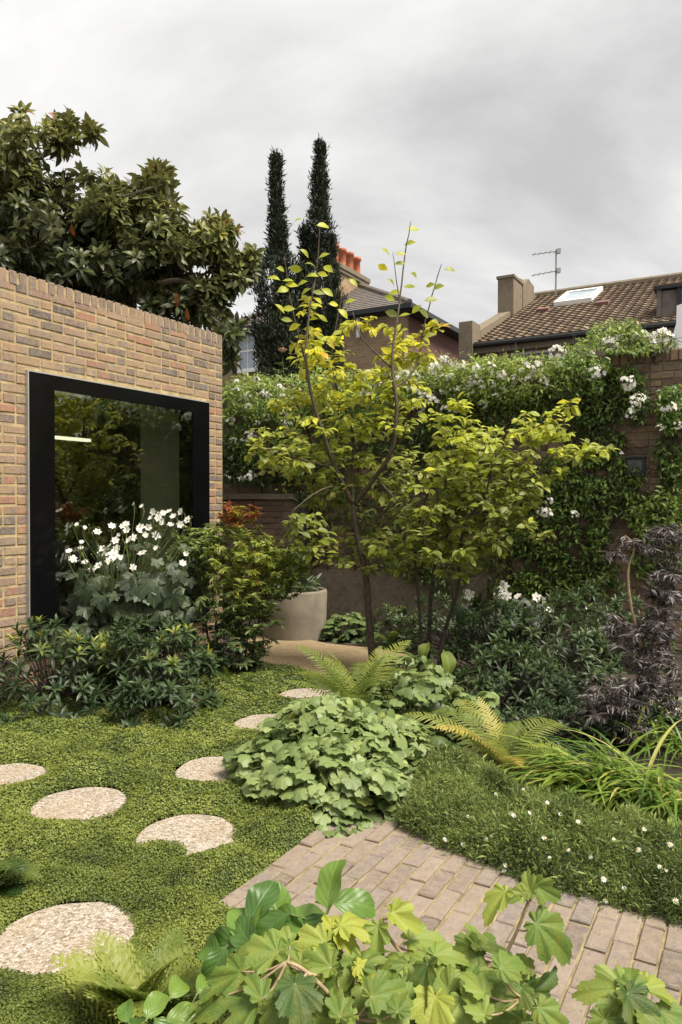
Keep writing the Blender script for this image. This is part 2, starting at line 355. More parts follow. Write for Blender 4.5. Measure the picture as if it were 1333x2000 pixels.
M['anemone_leaf'] = leafmat('anemone_leaf', [(0.0, (0.016, 0.028, 0.015)), (0.6, (0.034, 0.054, 0.027)), (1.0, (0.075, 0.105, 0.045))], 0.45, 0.2, -1)
M['nandina_leaf'] = leafmat('nandina_leaf', [(0.0, (0.018, 0.042, 0.018)), (0.35, (0.125, 0.175, 0.05)), (0.6, (0.27, 0.31, 0.06)), (0.78, (0.34, 0.32, 0.05)), (0.88, (0.33, 0.12, 0.04)), (1.0, (0.24, 0.04, 0.03))], 0.4, 0.3)
M['geranium_leaf'] = leafmat('geranium_leaf', [(0.0, (0.055, 0.085, 0.028)), (0.5, (0.165, 0.22, 0.08)), (0.85, (0.25, 0.31, 0.125)), (1.0, (0.33, 0.35, 0.10))], 0.5, 0.28)
M['fern_green'] = leafmat('fern_green', [(0.0, (0.035, 0.068, 0.018)), (0.5, (0.125, 0.165, 0.035)), (1.0, (0.26, 0.28, 0.07))], 0.5, 0.35)
M['fern_gold'] = leafmat('fern_gold', [(0.0, (0.055, 0.09, 0.02)), (0.5, (0.17, 0.20, 0.045)), (0.8, (0.29, 0.29, 0.08)), (1.0, (0.40, 0.31, 0.08))], 0.5, 0.35)
M['grass_leaf'] = leafmat('grass_leaf', [(0.0, (0.04, 0.075, 0.018)), (0.5, (0.10, 0.165, 0.03)), (0.85, (0.24, 0.30, 0.06)), (1.0, (0.40, 0.36, 0.13))], 0.45, 0.3)
M['erigeron_leaf'] = leafmat('erigeron_leaf', [(0.0, (0.034, 0.056, 0.016)), (0.5, (0.108, 0.150, 0.040)), (1.0, (0.22, 0.26, 0.08))], 0.55, 0.28)
M['sambucus_leaf'] = leafmat('sambucus_leaf', [(0.0, (0.020, 0.015, 0.015)), (0.5, (0.062, 0.050, 0.048)), (1.0, (0.13, 0.11, 0.105))], 0.45, 0.12, spec=0.55)
M['climber_leaf'] = leafmat('climber_leaf', [(0.0, (0.026, 0.052, 0.014)), (0.45, (0.085, 0.145, 0.03)), (0.8, (0.18, 0.25, 0.055)), (1.0, (0.27, 0.32, 0.08))], 0.45, 0.32)
M['hydrangea_leaf'] = leafmat('hydrangea_leaf', [(0.0, (0.045, 0.085, 0.022)), (0.4, (0.115, 0.175, 0.042)), (0.75, (0.19, 0.25, 0.06)), (1.0, (0.31, 0.33, 0.06))], 0.5, 0.3, -9, 0.35, 0.30, blotch=0.3)
M['beet_leaf'] = leafmat('beet_leaf', [(0.0, (0.030, 0.075, 0.018)), (0.5, (0.095, 0.17, 0.035)), (1.0, (0.17, 0.235, 0.05))], 0.4, 0.25, 5, 0.45, 0.12)
def petalmat():
    t = NT('petal'); p = t.princ((0.80, 0.79, 0.75), 0.6, None, 0.2); tr = t.n.new('ShaderNodeBsdfTranslucent'); tr.inputs[0].default_value = (0.8, 0.8, 0.75, 1)
    m = t.n.new('ShaderNodeMixShader'); m.inputs[0].default_value = 0.35; t.l(p.outputs[0], m.inputs[1]); t.l(tr.outputs[0], m.inputs[2]); return t.done(m.outputs[0])
M['petal'] = petalmat()
M['pollen'] = plain('pollen', (0.55, 0.42, 0.05), 0.8, 0.2, 200, 0.3)
M['petal_rose'] = plain('petal_rose', (0.72, 0.52, 0.38), 0.7, 0.15, 40, 0.1)
M['petal_red'] = plain('petal_red', (0.5, 0.04, 0.05), 0.7, 0.15, 40, 0.1)

# ------------------------------------------------------------------ leaf shapes (unit length along +Y, face +Z)
def strip_leaf(wid, rows=3, fold=0.15, curl=0.5, wave=0.0, cols=3, pet=0.0, peak=0.42, point=1.0, seed=0, profile=None):
    r_ = np.random.default_rng(seed); t = np.linspace(0, 1, rows + 1)
    if profile is None:
        p = math.log(0.5) / math.log(peak); hw = np.sin(np.pi * np.clip(t, 0.0, 1) ** p) ** point; hw[0] = 0.06; hw[-1] = 0.02
    else: hw = np.array([profile(x) for x in t])
    hw = hw * wid * 0.5
    ang = curl * t; y = np.concatenate([[0], np.cumsum(np.cos((ang[1:] + ang[:-1]) / 2)) / rows]); z = -np.concatenate([[0], np.cumsum(np.sin((ang[1:] + ang[:-1]) / 2)) / rows])
    cu = np.linspace(-1, 1, cols); V = []; uv = []
    for i in range(rows + 1):
        for c in cu:
            V.append((c * hw[i], pet + (1 - pet) * y[i], z[i] + fold * abs(c) * hw[i] + wave * hw[i] * abs(c) * math.sin(9 * t[i] + (2.1 if c > 0 else 0) + seed))); uv.append((c, t[i]))
    F = [[i * cols + j, i * cols + j + 1, (i + 1) * cols + j + 1, (i + 1) * cols + j] for i in range(rows) for j in range(cols - 1)]
    if pet > 0:
        b = len(V); V += [(-0.012, 0, 0.0), (0.012, 0, 0.0), (0.012, pet, 0.004), (-0.012, pet, 0.004)]; uv += [(0, 0)] * 4; F.append([b, b + 1, b + 2, b + 3])
    return np.array(V), F, np.array(uv)
def polar_leaf(outline, rings=2, cup=0.15, crease=0.06, base=(0, 0.0), scale=1.0, droop=0.15, seed=0, wav=0.0):
    """outline: list of (deg from tip, radius, is_vein)"""
    r_ = np.random.default_rng(seed); V = [(0, 0, 0)]; uv = [(0, 0)]; n = len(outline)
    for k in range(1, rings + 1):
        f = k / rings
        for (a, rr, vein) in outline:
            x = math.sin(R(a)) * rr * f; y = math.cos(R(a)) * rr * f; d = rr * f
            z = cup * abs(x) - droop * d * d - (crease * f if vein else 0) + wav * f * math.sin(a * 0.15 + seed * 2.0)
            V.append((x, y, z)); uv.append((0.0 if vein else 0.6, f))
    F = [[0, 1 + i + 1, 1 + i] for i in range(n - 1)]
    for k in range(rings - 1):
        for i in range(n - 1):
            a = 1 + k * n + i; F.append([a, a + 1, a + n + 1, a + n])
    V = np.array(V) * scale; V[:, 0] += base[0]; V[:, 1] += base[1]
    return V, F, np.array(uv)
def lobed(lobes, notch, teeth=0.12, tw=0.33):
    """lobes: (deg, radius); returns outline with notches and one tooth each side of every lobe"""
    o = []; n = len(lobes)
    for i, (a, rr) in enumerate(lobes):
        gl = (a - lobes[i - 1][0]) if i else (lobes[1][0] - a); gr = (lobes[i + 1][0] - a) if i < n - 1 else gl
        if i == 0: o.append((a - gl * 0.55, rr * notch * 0.7, False))
        o.append((a - gl * tw, rr * (1 - teeth * 1.6), False)); o.append((a - gl * tw * 0.55, rr * (1 - teeth * 1.3), False))
        o.append((a, rr, True))
        o.append((a + gr * tw * 0.55, rr * (1 - teeth * 1.3), False)); o.append((a + gr * tw, rr * (1 - teeth * 1.6), False))
        if i < n - 1: o.append((a + gr * 0.5, (rr + lobes[i + 1][1]) / 2 * notch, False))
        else: o.append((a + gr * 0.55, rr * notch * 0.7, False))
    return o
def serrate(o, amp=0.035):
    r = []
    for i, (a, rr, v) in enumerate(o):
        r.append((a, rr, v))
        if i < len(o) - 1:
            a2, r2, _ = o[i + 1]; m = (rr + r2) / 2
            r.append((a + (a2 - a) * 0.38, (rr * .62 + r2 * .38) * (1 + amp), False)); r.append((a + (a2 - a) * 0.62, (rr * .38 + r2 * .62) * (1 - amp), False))
    return r
def basis(d, n):
    d = unit(d); n = np.asarray(n, float); n = unit(n - np.sum(n * d, -1, keepdims=True) * d); x = np.cross(d, n)
    return np.stack([x, d, n], -1)              # columns
def rand_dirs(n): return unit(rng.normal(size=(n, 3)))
SPENT = {}
class Leaves:
    def __init__(s, temps, mat):
        s.t = temps; s.mat = mat; s.P = []; s.B = []; s.S = []; s.T = []; s.K = []
    def add(s, P, D, Nn, S, T):
        P = np.atleast_2d(P); k = len(P); D = np.broadcast_to(D, (k, 3)); Nn = np.broadcast_to(Nn, (k, 3))
        s.P.append(P); s.B.append(basis(D, Nn)); s.S.append(np.broadcast_to(S, (k,))); s.T.append(np.clip(np.broadcast_to(T, (k,)), 0, 1)); s.K.append(rng.integers(0, len(s.t), k))
    def build(s, parent, single=0, name='leaf', stuff='foliage', smooth=True):
        P = np.concatenate(s.P); B = np.concatenate(s.B); S = np.concatenate(s.S); T = np.concatenate(s.T); K = np.concatenate(s.K)
        org = wloc(parent); n = len(P)
        order = np.argsort(-(S / np.linalg.norm(P - np.array([0, 0, EYE]), axis=1)))
        px = CX + FPX * P[:, 0] / np.maximum(P[:, 1], 0.1); pym = CY + FPX * (EYE - P[:, 2]) / np.maximum(P[:, 1], 0.1)
        vis = (px > -30) & (px < 1363) & (pym > -30) & (pym < 2040)
        order = [i for i in order if vis[i]] + [i for i in order if not vis[i]]
        sg = order[:min(single, n)]; rest = np.array(order[len(sg):], int)
        tm = {}
        for i in sg:
            k = K[i]
            if k not in tm: tm[k] = mesh(name, s.t[k][0], s.t[k][1], s.mat, smooth, uv=s.t[k][2])
            o = bpy.data.objects.new(name, tm[k]); COL.objects.link(o); o.parent = parent
            m4 = np.eye(4); m4[:3, :3] = B[i] * S[i]; m4[:3, 3] = P[i] - org
            o.matrix_local = Matrix(m4.tolist()); o.color = (float(T[i]), 0, 0, 1)
        if len(rest):
            Vs = []; Fs = []; uvs = []; ts = []; off = 0
            for k in range(len(s.t)):
                idx = rest[K[rest] == k]
                if not len(idx): continue
                v0, f0, uv0 = s.t[k]; f4 = np.array([f if len(f) == 4 else [f[0], f[1], f[2], f[2]] for f in f0])
                nv = len(v0); Vv = np.einsum('kij,vj->kvi', B[idx], v0) * S[idx][:, None, None] + P[idx][:, None, :]
                Vs.append(Vv.reshape(-1, 3)); ts.append(np.repeat(T[idx], nv)); uvs.append(np.tile(uv0, (len(idx), 1)))
                ff = (f4[None] + (np.arange(len(idx)) * nv)[:, None, None]).reshape(-1, 4) + off
                Fs.append(ff); off += nv * len(idx)
            F = np.concatenate(Fs); V = np.concatenate(Vs); tri = F[:, 2] == F[:, 3]
            if tri.any():
                q = [list(f) for f in F[~tri]] + [list(f[:3]) for f in F[tri]]
                me = mesh(stuff, V, q, s.mat, smooth, np.concatenate(uvs), np.concatenate(ts), origin=org)
            else: me = mesh(stuff, V, F, s.mat, smooth, np.concatenate(uvs), np.concatenate(ts), origin=org)
            o = link(stuff, me, parent); o.color = (0, 0, 0, 1); o['kind'] = 'stuff'
            return o

T_OVAL = [strip_leaf(0.52, 4, 0.25, c, 0.05, seed=i, pet=0.08, peak=0.5) for i, c in enumerate((0.25, 0.6, 0.95))]
T_MAG = [strip_leaf(0.34, 4, 0.3, c, 0.06, seed=i, pet=0.06, peak=0.52) for i, c in enumerate((0.3, 0.8, 1.2))]
T_LANCE = [strip_leaf(0.26, 3, 0.35, c, 0.05, seed=i, peak=0.45) for i, c in enumerate((0.2, 0.55, 0.9))]
T_CLIMB = [strip_leaf(0.36, 3, 0.25, c, 0.05, seed=i, peak=0.4) for i, c in enumerate((0.2, 0.6, 1.0))]
T_TINY = [strip_leaf(0.85, 2, 0.2, 0.4, seed=i, peak=0.5) for i in range(2)]
T_NEEDLE = [strip_leaf(0.22, 2, 0.2, c, seed=i) for i, c in enumerate((0.2, 0.9))]
T_THIN = [strip_leaf(0.16, 3, 0.3, c, 0.1, seed=i) for i, c in enumerate((0.3, 0.9, 1.4))]
T_GER = [polar_leaf(lobed([(-140, .85), (-92, .95), (-45, 1), (0, 1), (45, 1), (92, .95), (140, .85)], 0.80, 0.05, 0.42), 2, c, 0.05, (0, 0), 0.55, d, i) for i, (c, d) in enumerate(((0.1, 0.15), (0.25, 0.3), (0.0, 0.45)))]
T_ANEM = [polar_leaf(lobed([(-100, .7), (-50, .95), (0, 1.0), (50, .95), (100, .7)], 0.55, 0.10, 0.4), 2, c, 0.05, (0, 0.05), 0.95, d, i) for i, (c, d) in enumerate(((0.1, 0.2), (0.3, 0.35), (0.05, 0.5)))]
T_HYD = [polar_leaf(serrate(lobed([(-135, .27), (-82, .46), (-38, .74), (0, 1.12), (38, .74), (82, .46), (135, .27)], ntc, 0.09, 0.40)), 4, c, 0.03, (0, 0.04), 0.92, d, i, wv) for i, (ntc, c, d, wv) in enumerate(((0.84, 0.30, 0.25, 0.03), (0.78, 0.50, 0.40, 0.03), (0.90, 0.20, 0.65, 0.04), (0.82, 0.62, 0.22, 0.05)))]
def beetprof(x): return (0.10 if x < 0.12 else 0.10 + 0.9 * math.sin(math.pi * min(1, (x - 0.10) / 0.94)) ** 0.55)
T_BEET = [strip_leaf(0.62, 12, f, c, wv, 7, 0.0, seed=i, profile=beetprof) for i, (f, c, wv) in enumerate(((0.25, 0.8, 0.22), (0.45, 1.3, 0.18), (0.15, 0.4, 0.25)))]
def fern_frond(arch, npin=24, wid=0.36, pin_w=0.021, lacy=False, seed=0, droop=0.5):
    r_ = np.random.default_rng(seed); V = []; F = []; uv = []
    def quad(a, b, c, d, t):
        k = len(V); V.extend([a, b, c, d]); uv.extend([(t, 0)] * 4); F.append([k, k + 1, k + 2, k + 3])
    def cp(t): ang = arch * t ** 1.4; return ang
    ts = np.linspace(0, 1, 40); ang = np.array([cp(t) for t in ts]); yy = np.concatenate([[0], np.cumsum(np.cos(ang[1:])) / 39]); zz = -np.concatenate([[0], np.cumsum(np.sin(ang[1:])) / 39])
    pt = lambda t: np.array([0, np.interp(t, ts, yy), np.interp(t, ts, zz)]); tg = lambda t: np.array([0, math.cos(cp(t)), -math.sin(cp(t))])
    nm = lambda t: np.array([0, math.sin(cp(t)), math.cos(cp(t))])
    for i in range(10):
        a, b = pt(i / 10), pt((i + 1) / 10); h = np.array([0.008 * (1 - i / 11), 0, 0]); quad(a - h, a + h, b + h, b - h, 0)
    t0 = 0.14
    for i in range(npin):
        t = t0 + (1 - t0) * (i / npin) ** 0.92; q = (t - t0) / (1 - t0); ln = wid * 0.5 * (math.sin(math.pi * (0.12 + 0.88 * q) ** 0.75) ** 0.8) + 0.01
        for sgn in (-1, 1):
            L_ = ln * r_.uniform(0.88, 1.1); dr = unit(np.array([sgn, 0, 0]) + tg(t) * (0.35 + 0.4 * q) + nm(t) * 0.18); p = pt(t + r_.uniform(-.006, .006)); wd = tg(t) * pin_w * 0.5
            tip = p + dr * L_ - nm(t) * L_ * droop * 0.5; md = p + dr * L_ * 0.5 - nm(t) * L_ * 0.05
            if not lacy:
                quad(p - wd * 0.8, p + wd * 0.8, md + wd, md - wd, i); quad(md - wd, md + wd, tip + wd * 0.12, tip - wd * 0.12, i)
            else:
                for j in range(5):
                    f = (j + 0.4) / 5; b = (p * (1 - f) ** 2 + 2 * md * f * (1 - f) + tip * f * f)
                    for s2 in (-1, 1):
                        dd = unit(wd) * s2 + dr * 0.7; l2 = L_ * 0.36 * (1 - f * 0.7); e_ = b + unit(dd) * l2 - nm(t) * l2 * r_.uniform(0, .4); w2 = dr * l2 * 0.42
                        quad(b - w2, b + w2, e_ + w2 * 0.5, e_ - w2 * 0.5, i)
    return np.array(V), F, np.array(uv)
T_FERN = [fern_frond(a, seed=i) for i, a in enumerate((0.7, 1.1, 1.6))]
T_LACY = [fern_frond(a, 12, 0.55, 0.05, True, i, 0.4) for i, a in enumerate((0.6, 1.0, 1.5))]
T_BLADE = [strip_leaf(0.030, 7, 0.4, c, 0.0, 3, seed=i, peak=0.35, point=0.6) for i, c in enumerate((1.2, 1.9, 2.4))]
def flower_mesh(name, npet, wid, cup, centre, mats, seed=0, rows=3):
    r_ = np.random.default_rng(seed); mb = MB()
    for k in range(npet):
        a = 2 * math.pi * (k + r_.uniform(-.08, .08)) / npet; v, f, _ = strip_leaf(wid * r_.uniform(.9, 1.1), rows, 0.15, 0.35 - cup, 0.08, peak=0.62, seed=k)
        v = v * r_.uniform(.9, 1.05); c, s_ = math.cos(a), math.sin(a); vy = v[:, 1] * math.cos(cup) - v[:, 2] * math.sin(cup); vz = v[:, 1] * math.sin(cup) + v[:, 2] * math.cos(cup)
        mb.add(np.stack([v[:, 0] * c - vy * s_, v[:, 0] * s_ + vy * c, vz + 0.004 * (k % 2)], 1), f, 0)
    mb.lathe((0, 0, 0.0), [(centre, 0), (centre, 0.08), (centre * 0.6, 0.16), (0.01, 0.19)], 7, 1)
    return mesh(name, np.concatenate(mb.V), mb.F, mats, True, mi=mb.M)
def rotmat(d, n, s, p):
    B = basis(np.asarray(d, float)[None], np.asarray(n, float)[None])[0]; m4 = np.eye(4); m4[:3, :3] = B * s; m4[:3, 3] = p; return Matrix(m4.tolist())
def face_to(n, s, p, spin=None):
    n = unit(n); a = rand_dirs(1)[0] if spin is None else spin
    return rotmat(np.cross(n, a), n, s, p)

# ------------------------------------------------------------------ brick templates (x long, y outward normal = -y is back, z up; unit size)
def brick_temp(seed, ch=0.06):
    r_ = np.random.default_rng(seed); V = []
    for (ins, y) in ((0, 0.0), (0, 0.82), (ch, 1.0)):
        for (sx, sz) in ((-1, -1), (1, -1), (1, 1), (-1, 1)):
            V.append((sx * (0.5 - ins * 0.35) + r_.uniform(-.008, .008) * (y > 0), y + (r_.uniform(-.06, .06) if y == 1.0 else 0), sz * (0.5 - ins) + r_.uniform(-.03, .03) * (y > 0)))
    F = [[8, 9, 10, 11][::-1]]
    for k in range(2):
        for j in range(4): F.append([k * 4 + j, k * 4 + (j + 1) % 4, (k + 1) * 4 + (j + 1) % 4, (k + 1) * 4 + j][::-1])
    return np.array(V), [f[::-1] for f in F]
BT = [brick_temp(i) for i in range(6)]
def lay_bricks(parent, items, ex, ey, ez, mat, limit=300, name='brick', jit=0.0):
    """items: (centre of the back face, length, height, depth, tint); ex along, ey outward, ez up"""
    org = wloc(parent); E = np.stack([ex, ey, ez], -1); cams = np.array([0, 0, EYE])
    def score(it):
        c = it[0]
        px = CX + FPX * c[0] / max(c[1], .1); py = CY + FPX * (EYE - c[2]) / max(c[1], .1)
        return (0 if -20 < px < 1353 and -20 < py < 2030 else 100) + np.linalg.norm(c - cams)
    items = sorted(items, key=score); ms = [mesh(name, v, f, mat) for v, f in BT]; mb = MB(); tn = []
    for k, (c, l_, h_, d_, t_) in enumerate(items):
        b = rng.integers(0, len(BT))
        if k < limit:
            o = bpy.data.objects.new(name, ms[b]); COL.objects.link(o); o.parent = parent
            m4 = np.eye(4); m4[:3, :3] = (E @ np.array(Matrix.Rotation(rng.normal(0, jit), 3, 'Y')) if jit else E) * np.array([l_, d_, h_]); m4[:3, 3] = c - org; o.matrix_local = Matrix(m4.tolist()); o.color = (float(t_), 0, 0, 1)
        else:
            mb.add(c + (BT[b][0] * np.array([l_, d_, h_])) @ E.T, BT[b][1]); tn += [t_] * 12
    if mb.n:
        me = mesh('bricks', np.concatenate(mb.V), mb.F, mat, tint=tn, origin=org); o = link('brickwork', me, parent); o.color = (0, 0, 0, 1); o['kind'] = 'stuff'

Z = np.array([0, 0, 1.0]); Uv = W(1, 0); Vv = W(0, 1)
# ================================================================== GROUND
g = MB(); g.poly([(-150, -20, 0), (150, -20, 0), (150, 280, 0), (-150, 280, 0)])
tag(g.build('ground', M['soil']), 'dark bare soil under the planting', 'ground', kind='structure')

# brick paving: bricks on edge, long side along u
PC = gnd(410, 1790); PU, PV = UV(PC)
pave = MB(); pave.uvbox(PU + 0.0, PU + 1.4, PV, PV + 3.6, 0.004, 0.026)
pv = pave.build('brick_paving', M['mortar_paving']); tag(pv, 'reclaimed pale pink brick paving laid on edge', 'paving', kind='structure')
its = []
for j in range(46):
    v0 = PV + j * 0.0765; off = (0.115 if j % 2 else 0.0) + rng.uniform(-.02, .02)
    if j == 0: off = 0.06
    u0 = PU - off
    while u0 < PU + 1.25:
        a = max(u0, PU); b = u0 + 0.218 + rng.uniform(-.008, .008)
        if b - a > 0.05:
            c = W((a + b) / 2, v0 + 0.0382 + rng.uniform(-.002, .002), 0.012)
            c[2] += rng.normal(0, .0015); its.append((c, b - a - 0.009, 0.066 + rng.uniform(-.003, .002), 0.022 + rng.uniform(-.004, .004), rng.random()))
        u0 = b
lay_bricks(pv, its, Uv, Z, -Vv, M['brick_paving'], 300, jit=0.008)

# gravel terrace and side path
tr = MB(); pts = [gnd(*p) for p in ((470, 1318), (486, 1236), (520, 1233), (570, 1246), (640, 1262), (735, 1272), (800, 1280), (800, 1330), (640, 1332), (560, 1325))]
pp = smooth_path(pts + [pts[0]], 4)[:-1]; tr.poly([(p[0], p[1], 0.03) for p in pp])
for i in range(len(pp)):
    a, b = pp[i], pp[(i + 1) % len(pp)]; tr.add([(a[0], a[1], 0), (b[0], b[1], 0), (b[0], b[1], .03), (a[0], a[1], .03)], [[0, 1, 2, 3]])
tag(tr.build('gravel_terrace', M['gravel_tan']), 'sandy bound gravel terrace by the round planter', 'terrace', kind='structure')
tr = MB(); tr.poly([(p[0], p[1], 0.012) for p in (gnd(1215, 1428), gnd(1210, 1375), gnd(1500, 1350), gnd(1560, 1450))])
tag(tr.build('gravel_path', M['gravel']), 'pale gravel path glimpsed behind the dark purple shrub', 'path', kind='structure')

# stepping stones
STONES = [((125, 1822), 0.235, 'round gravel stepping stone overhung by the lacy fern'),
          ((366, 1624), 0.225, 'gravel stepping stone with a bite of green over its edge beside the brick paving'),
          ((157, 1565), 0.228, 'gravel stepping stone between the notched stone and the half hidden stone'),
          ((15, 1510), 0.20, 'gravel stepping stone nearest the brick studio wall'),
          ((418, 1500), 0.225, 'gravel stepping stone tucked against the geranium mound'),
          ((520, 1408), 0.22, 'warm brown gravel stepping stone half covered by the geranium'),
          ((600, 1354), 0.22, 'small visible piece of gravel stepping stone behind the green fern')]
SP = []
for k, ((px, py), r_, lb) in enumerate(STONES):
    c = gnd(px, py, 0.045); SP.append((c[0], c[1], r_)); n = 40; top = []; rim = []; low = []
    for i in range(n):
        a = 2 * math.pi * i / n; rr = r_ * (1 + 0.035 * math.sin(2 * a + k) + 0.03 * math.sin(3 * a + 2.1 * k) + 0.012 * math.sin(7 * a + k) + rng.uniform(-.006, .006)); dx, dy = math.cos(a), math.sin(a)
        top.append((c[0] + dx * (rr - .012), c[1] + dy * (rr - .012), .032)); rim.append((c[0] + dx * rr, c[1] + dy * rr, .022)); low.append((c[0] + dx * rr, c[1] + dy * rr, 0))
    mb = MB(); F = [list(range(n))] + [[n + i, n + (i + 1) % n, (i + 1) % n, i] for i in range(n)] + [[2 * n + i, 2 * n + (i + 1) % n, n + (i + 1) % n, n + i] for i in range(n)]
    mb.add(top + rim + low, F)
    o = mb.build('stepping_stone', M['gravel'], origin=np.array([c[0], c[1], 0])); tag(o, lb, 'stepping stone', 'stepping stones through the ground cover')

# ground cover sheet
HG = np.zeros((640, 480))                                   # hummock heights, 1 cm grid from (-3.5, 1.2)
for _ in range(900):
    bx, by = rng.uniform(0, 480), rng.uniform(0, 640); br = rng.uniform(7, 24); bh = br * rng.uniform(.0022, .0042)
    i0, i1, j0, j1 = int(max(0, by - br)), int(min(640, by + br + 1)), int(max(0, bx - br)), int(min(480, bx + br + 1))
    if i1 > i0 and j1 > j0:
        yy_, xx_ = np.mgrid[i0:i1, j0:j1]; HG[i0:i1, j0:j1] = np.maximum(HG[i0:i1, j0:j1], bh * (1 - ((xx_ - bx) ** 2 + (yy_ - by) ** 2) / br ** 2))
def hummock(x, y):
    a = np.clip((x + 3.5) * 100, 0, 478.9); b = np.clip((y - 1.2) * 100, 0, 638.9); i = a.astype(int); j = b.astype(int); fa = a - i; fb = b - j
    return (HG[j, i] * (1 - fa) + HG[j, i + 1] * fa) * (1 - fb) + (HG[j + 1, i] * (1 - fa) + HG[j + 1, i + 1] * fa) * fb
def cover_h(x, y):
    """height of the mat; <=0 where there is none"""
    x = np.asarray(x, float); y = np.asarray(y, float)
    h = 0.030 + 0.16 * (fbm(x * 2.3 + 3, y * 1.9 + 1, 3) - 0.40) + hummock(x, y) + 0.03 * (fbm(x * 16, y * 16, 2) - 0.36)
    h = np.maximum(h, 0.030)
    u = x * UX + y * UY; v = x * UY - y * UX
    ed = fbm(x * 6 + 9, y * 6, 3) * 0.05
    dp = np.where(u > PU, PV - v, np.maximum(PU - u, PV - v))           # distance outside the paving
    dp = np.where((u <= PU) & (v > PV), PU - u, dp)
    h = h * np.clip((dp + 0.012 + ed * 0.4) / 0.07, 0, 1)
    for i, (sx, sy, sr) in enumerate(SP):
        d = np.hypot(x - sx, y - sy) - sr * (0.96 + 0.30 * (fbm(x * 6 + i, y * 6, 3) - 0.42))
        h = np.where(d < 0, -1, np.minimum(h, 0.036 + d * 0.45))
        if i == 1:
            b = gnd(306, 1682); q = 0.105 - np.hypot((x - b[0]) * 0.8, y - b[1]); h = np.where(q > 0, np.maximum(h, 0.04 + 0.25 * np.clip(q, 0, 0.1)), h)
    # studio wall and beds
    h = np.where(v < -4.85, -1, h)
    return h
x0, x1, y0, y1 = -3.1, 1.0, 1.5, 7.2; nx, ny = 190, 250
gx, gy = np.meshgrid(np.linspace(x0, x1, nx), np.linspace(y0, y1, ny)); hh = cover_h(gx, gy)
def inreg(x, y):
    px = CX + FPX * x / y; py = 980 + FPX * EYE / y
    lim = np.where(py > 1450, 660, np.where(py > 1330, 700, 600)); u = x * UX + y * UY
    return (px < lim) & (px > -260) & (py > 1318)
keep = (hh > 0) & inreg(gx, gy); idx = np.arange(nx * ny).reshape(ny, nx)
q = keep[:-1, :-1] & keep[1:, :-1] & keep[:-1, 1:] & keep[1:, 1:]
F = np.stack([idx[:-1, :-1][q], idx[:-1, 1:][q], idx[1:, 1:][q], idx[1:, :-1][q]], 1)
gc = thing('ground_cover', 'low green mat of tiny-leaved ground cover around the stepping stones', 'ground cover', (-1.2, 3.5, 0)); gc['kind'] = 'stuff'
bo = link('moss_mat', mesh('moss_mat', np.stack([gx.ravel(), gy.ravel(), np.maximum(hh.ravel() - 0.012, 0.006)], 1), F, M['moss_base'], True, origin=wloc(gc)), gc); bo['kind'] = 'stuff'
nl = 420000
py_ = rng.uniform(1310, 2130, nl); px_ = rng.uniform(-160, 720, nl)
# even in the picture plane near, spread by ground area far
yy = FPX * EYE / (py_ - 980); xx = (px_ - CX) / FPX * yy
hv = cover_h(xx, yy); k = (hv > 0) & inreg(xx, yy); xx, yy, hv = xx[k], yy[k], hv[k]
e_ = 0.012; nrm = unit(np.stack([-(cover_h(xx + e_, yy) - hv).clip(-.03, .03) / e_, -(cover_h(xx, yy + e_) - hv).clip(-.03, .03) / e_, np.ones(len(xx))], 1))
lv = Leaves(T_TINY, M['moss']); sz = rng.uniform(0.006, 0.011, len(xx)) * np.clip(yy / 3.0, 0.85, 2.0)
P = np.stack([xx, yy, hv + rng.uniform(-.014, .006, len(xx))], 1)
tt = 0.45 + 0.9 * (fbm(xx * 3 + 7, yy * 3, 3) - 0.44) + rng.normal(0, 0.10, len(xx)) + 0.7 * (fbm(xx * 14, yy * 14, 2) - 0.37)
lv.add(P, rand_dirs(len(xx)) * np.array([1, 1, 0.5]), unit(nrm + rng.normal(0, .38, (len(xx), 3))), sz, tt)
lv.build(gc, 0, stuff='tiny_leaves', smooth=False)

# ================================================================== GARDEN STUDIO
OU, OV = 6.18, -4.935; SLEN = 5.2; SH = 3.24
st = thing('garden_studio', 'flat-roofed yellow brick garden studio with a big black framed window', 'building', W(OU, OV))
WS0, WS1, WZ0, WZ1 = 0.246, 2.383, 0.30, 2.50        # along the wall from the far corner, heights
mb = MB(); T0 = 0.30
def swall(mb_, s0, s1, z0, z1, inset=0.0045, th=T0): mb_.uvbox(OU - s1, OU - s0, OV - th, OV - inset, z0, z1)
swall(mb, 0, WS0, 0, SH - 0.01); swall(mb, WS0, WS1, WZ1, SH - 0.01); swall(mb, WS0, WS1, 0, WZ0); swall(mb, WS1, SLEN, 0, SH - 0.01)
mb.uvbox(OU - T0, OU - 0.012, OV - 3.4, OV - T0, 0, SH - 0.012); mb.uvbox(OU - SLEN, OU - SLEN + T0, OV - 3.4, OV - T0, 0, SH - 0.012)
mb.uvbox(OU - SLEN + T0, OU - T0, OV - 3.4, OV - 3.1, 0, SH - 0.012)
swl = mb.build('wall', M['mortar_yellow'], st)
its = []; ph = 0.0765
def tintb():
    return float(np.clip(rng.beta(1.1, 1.1), 0, 1))
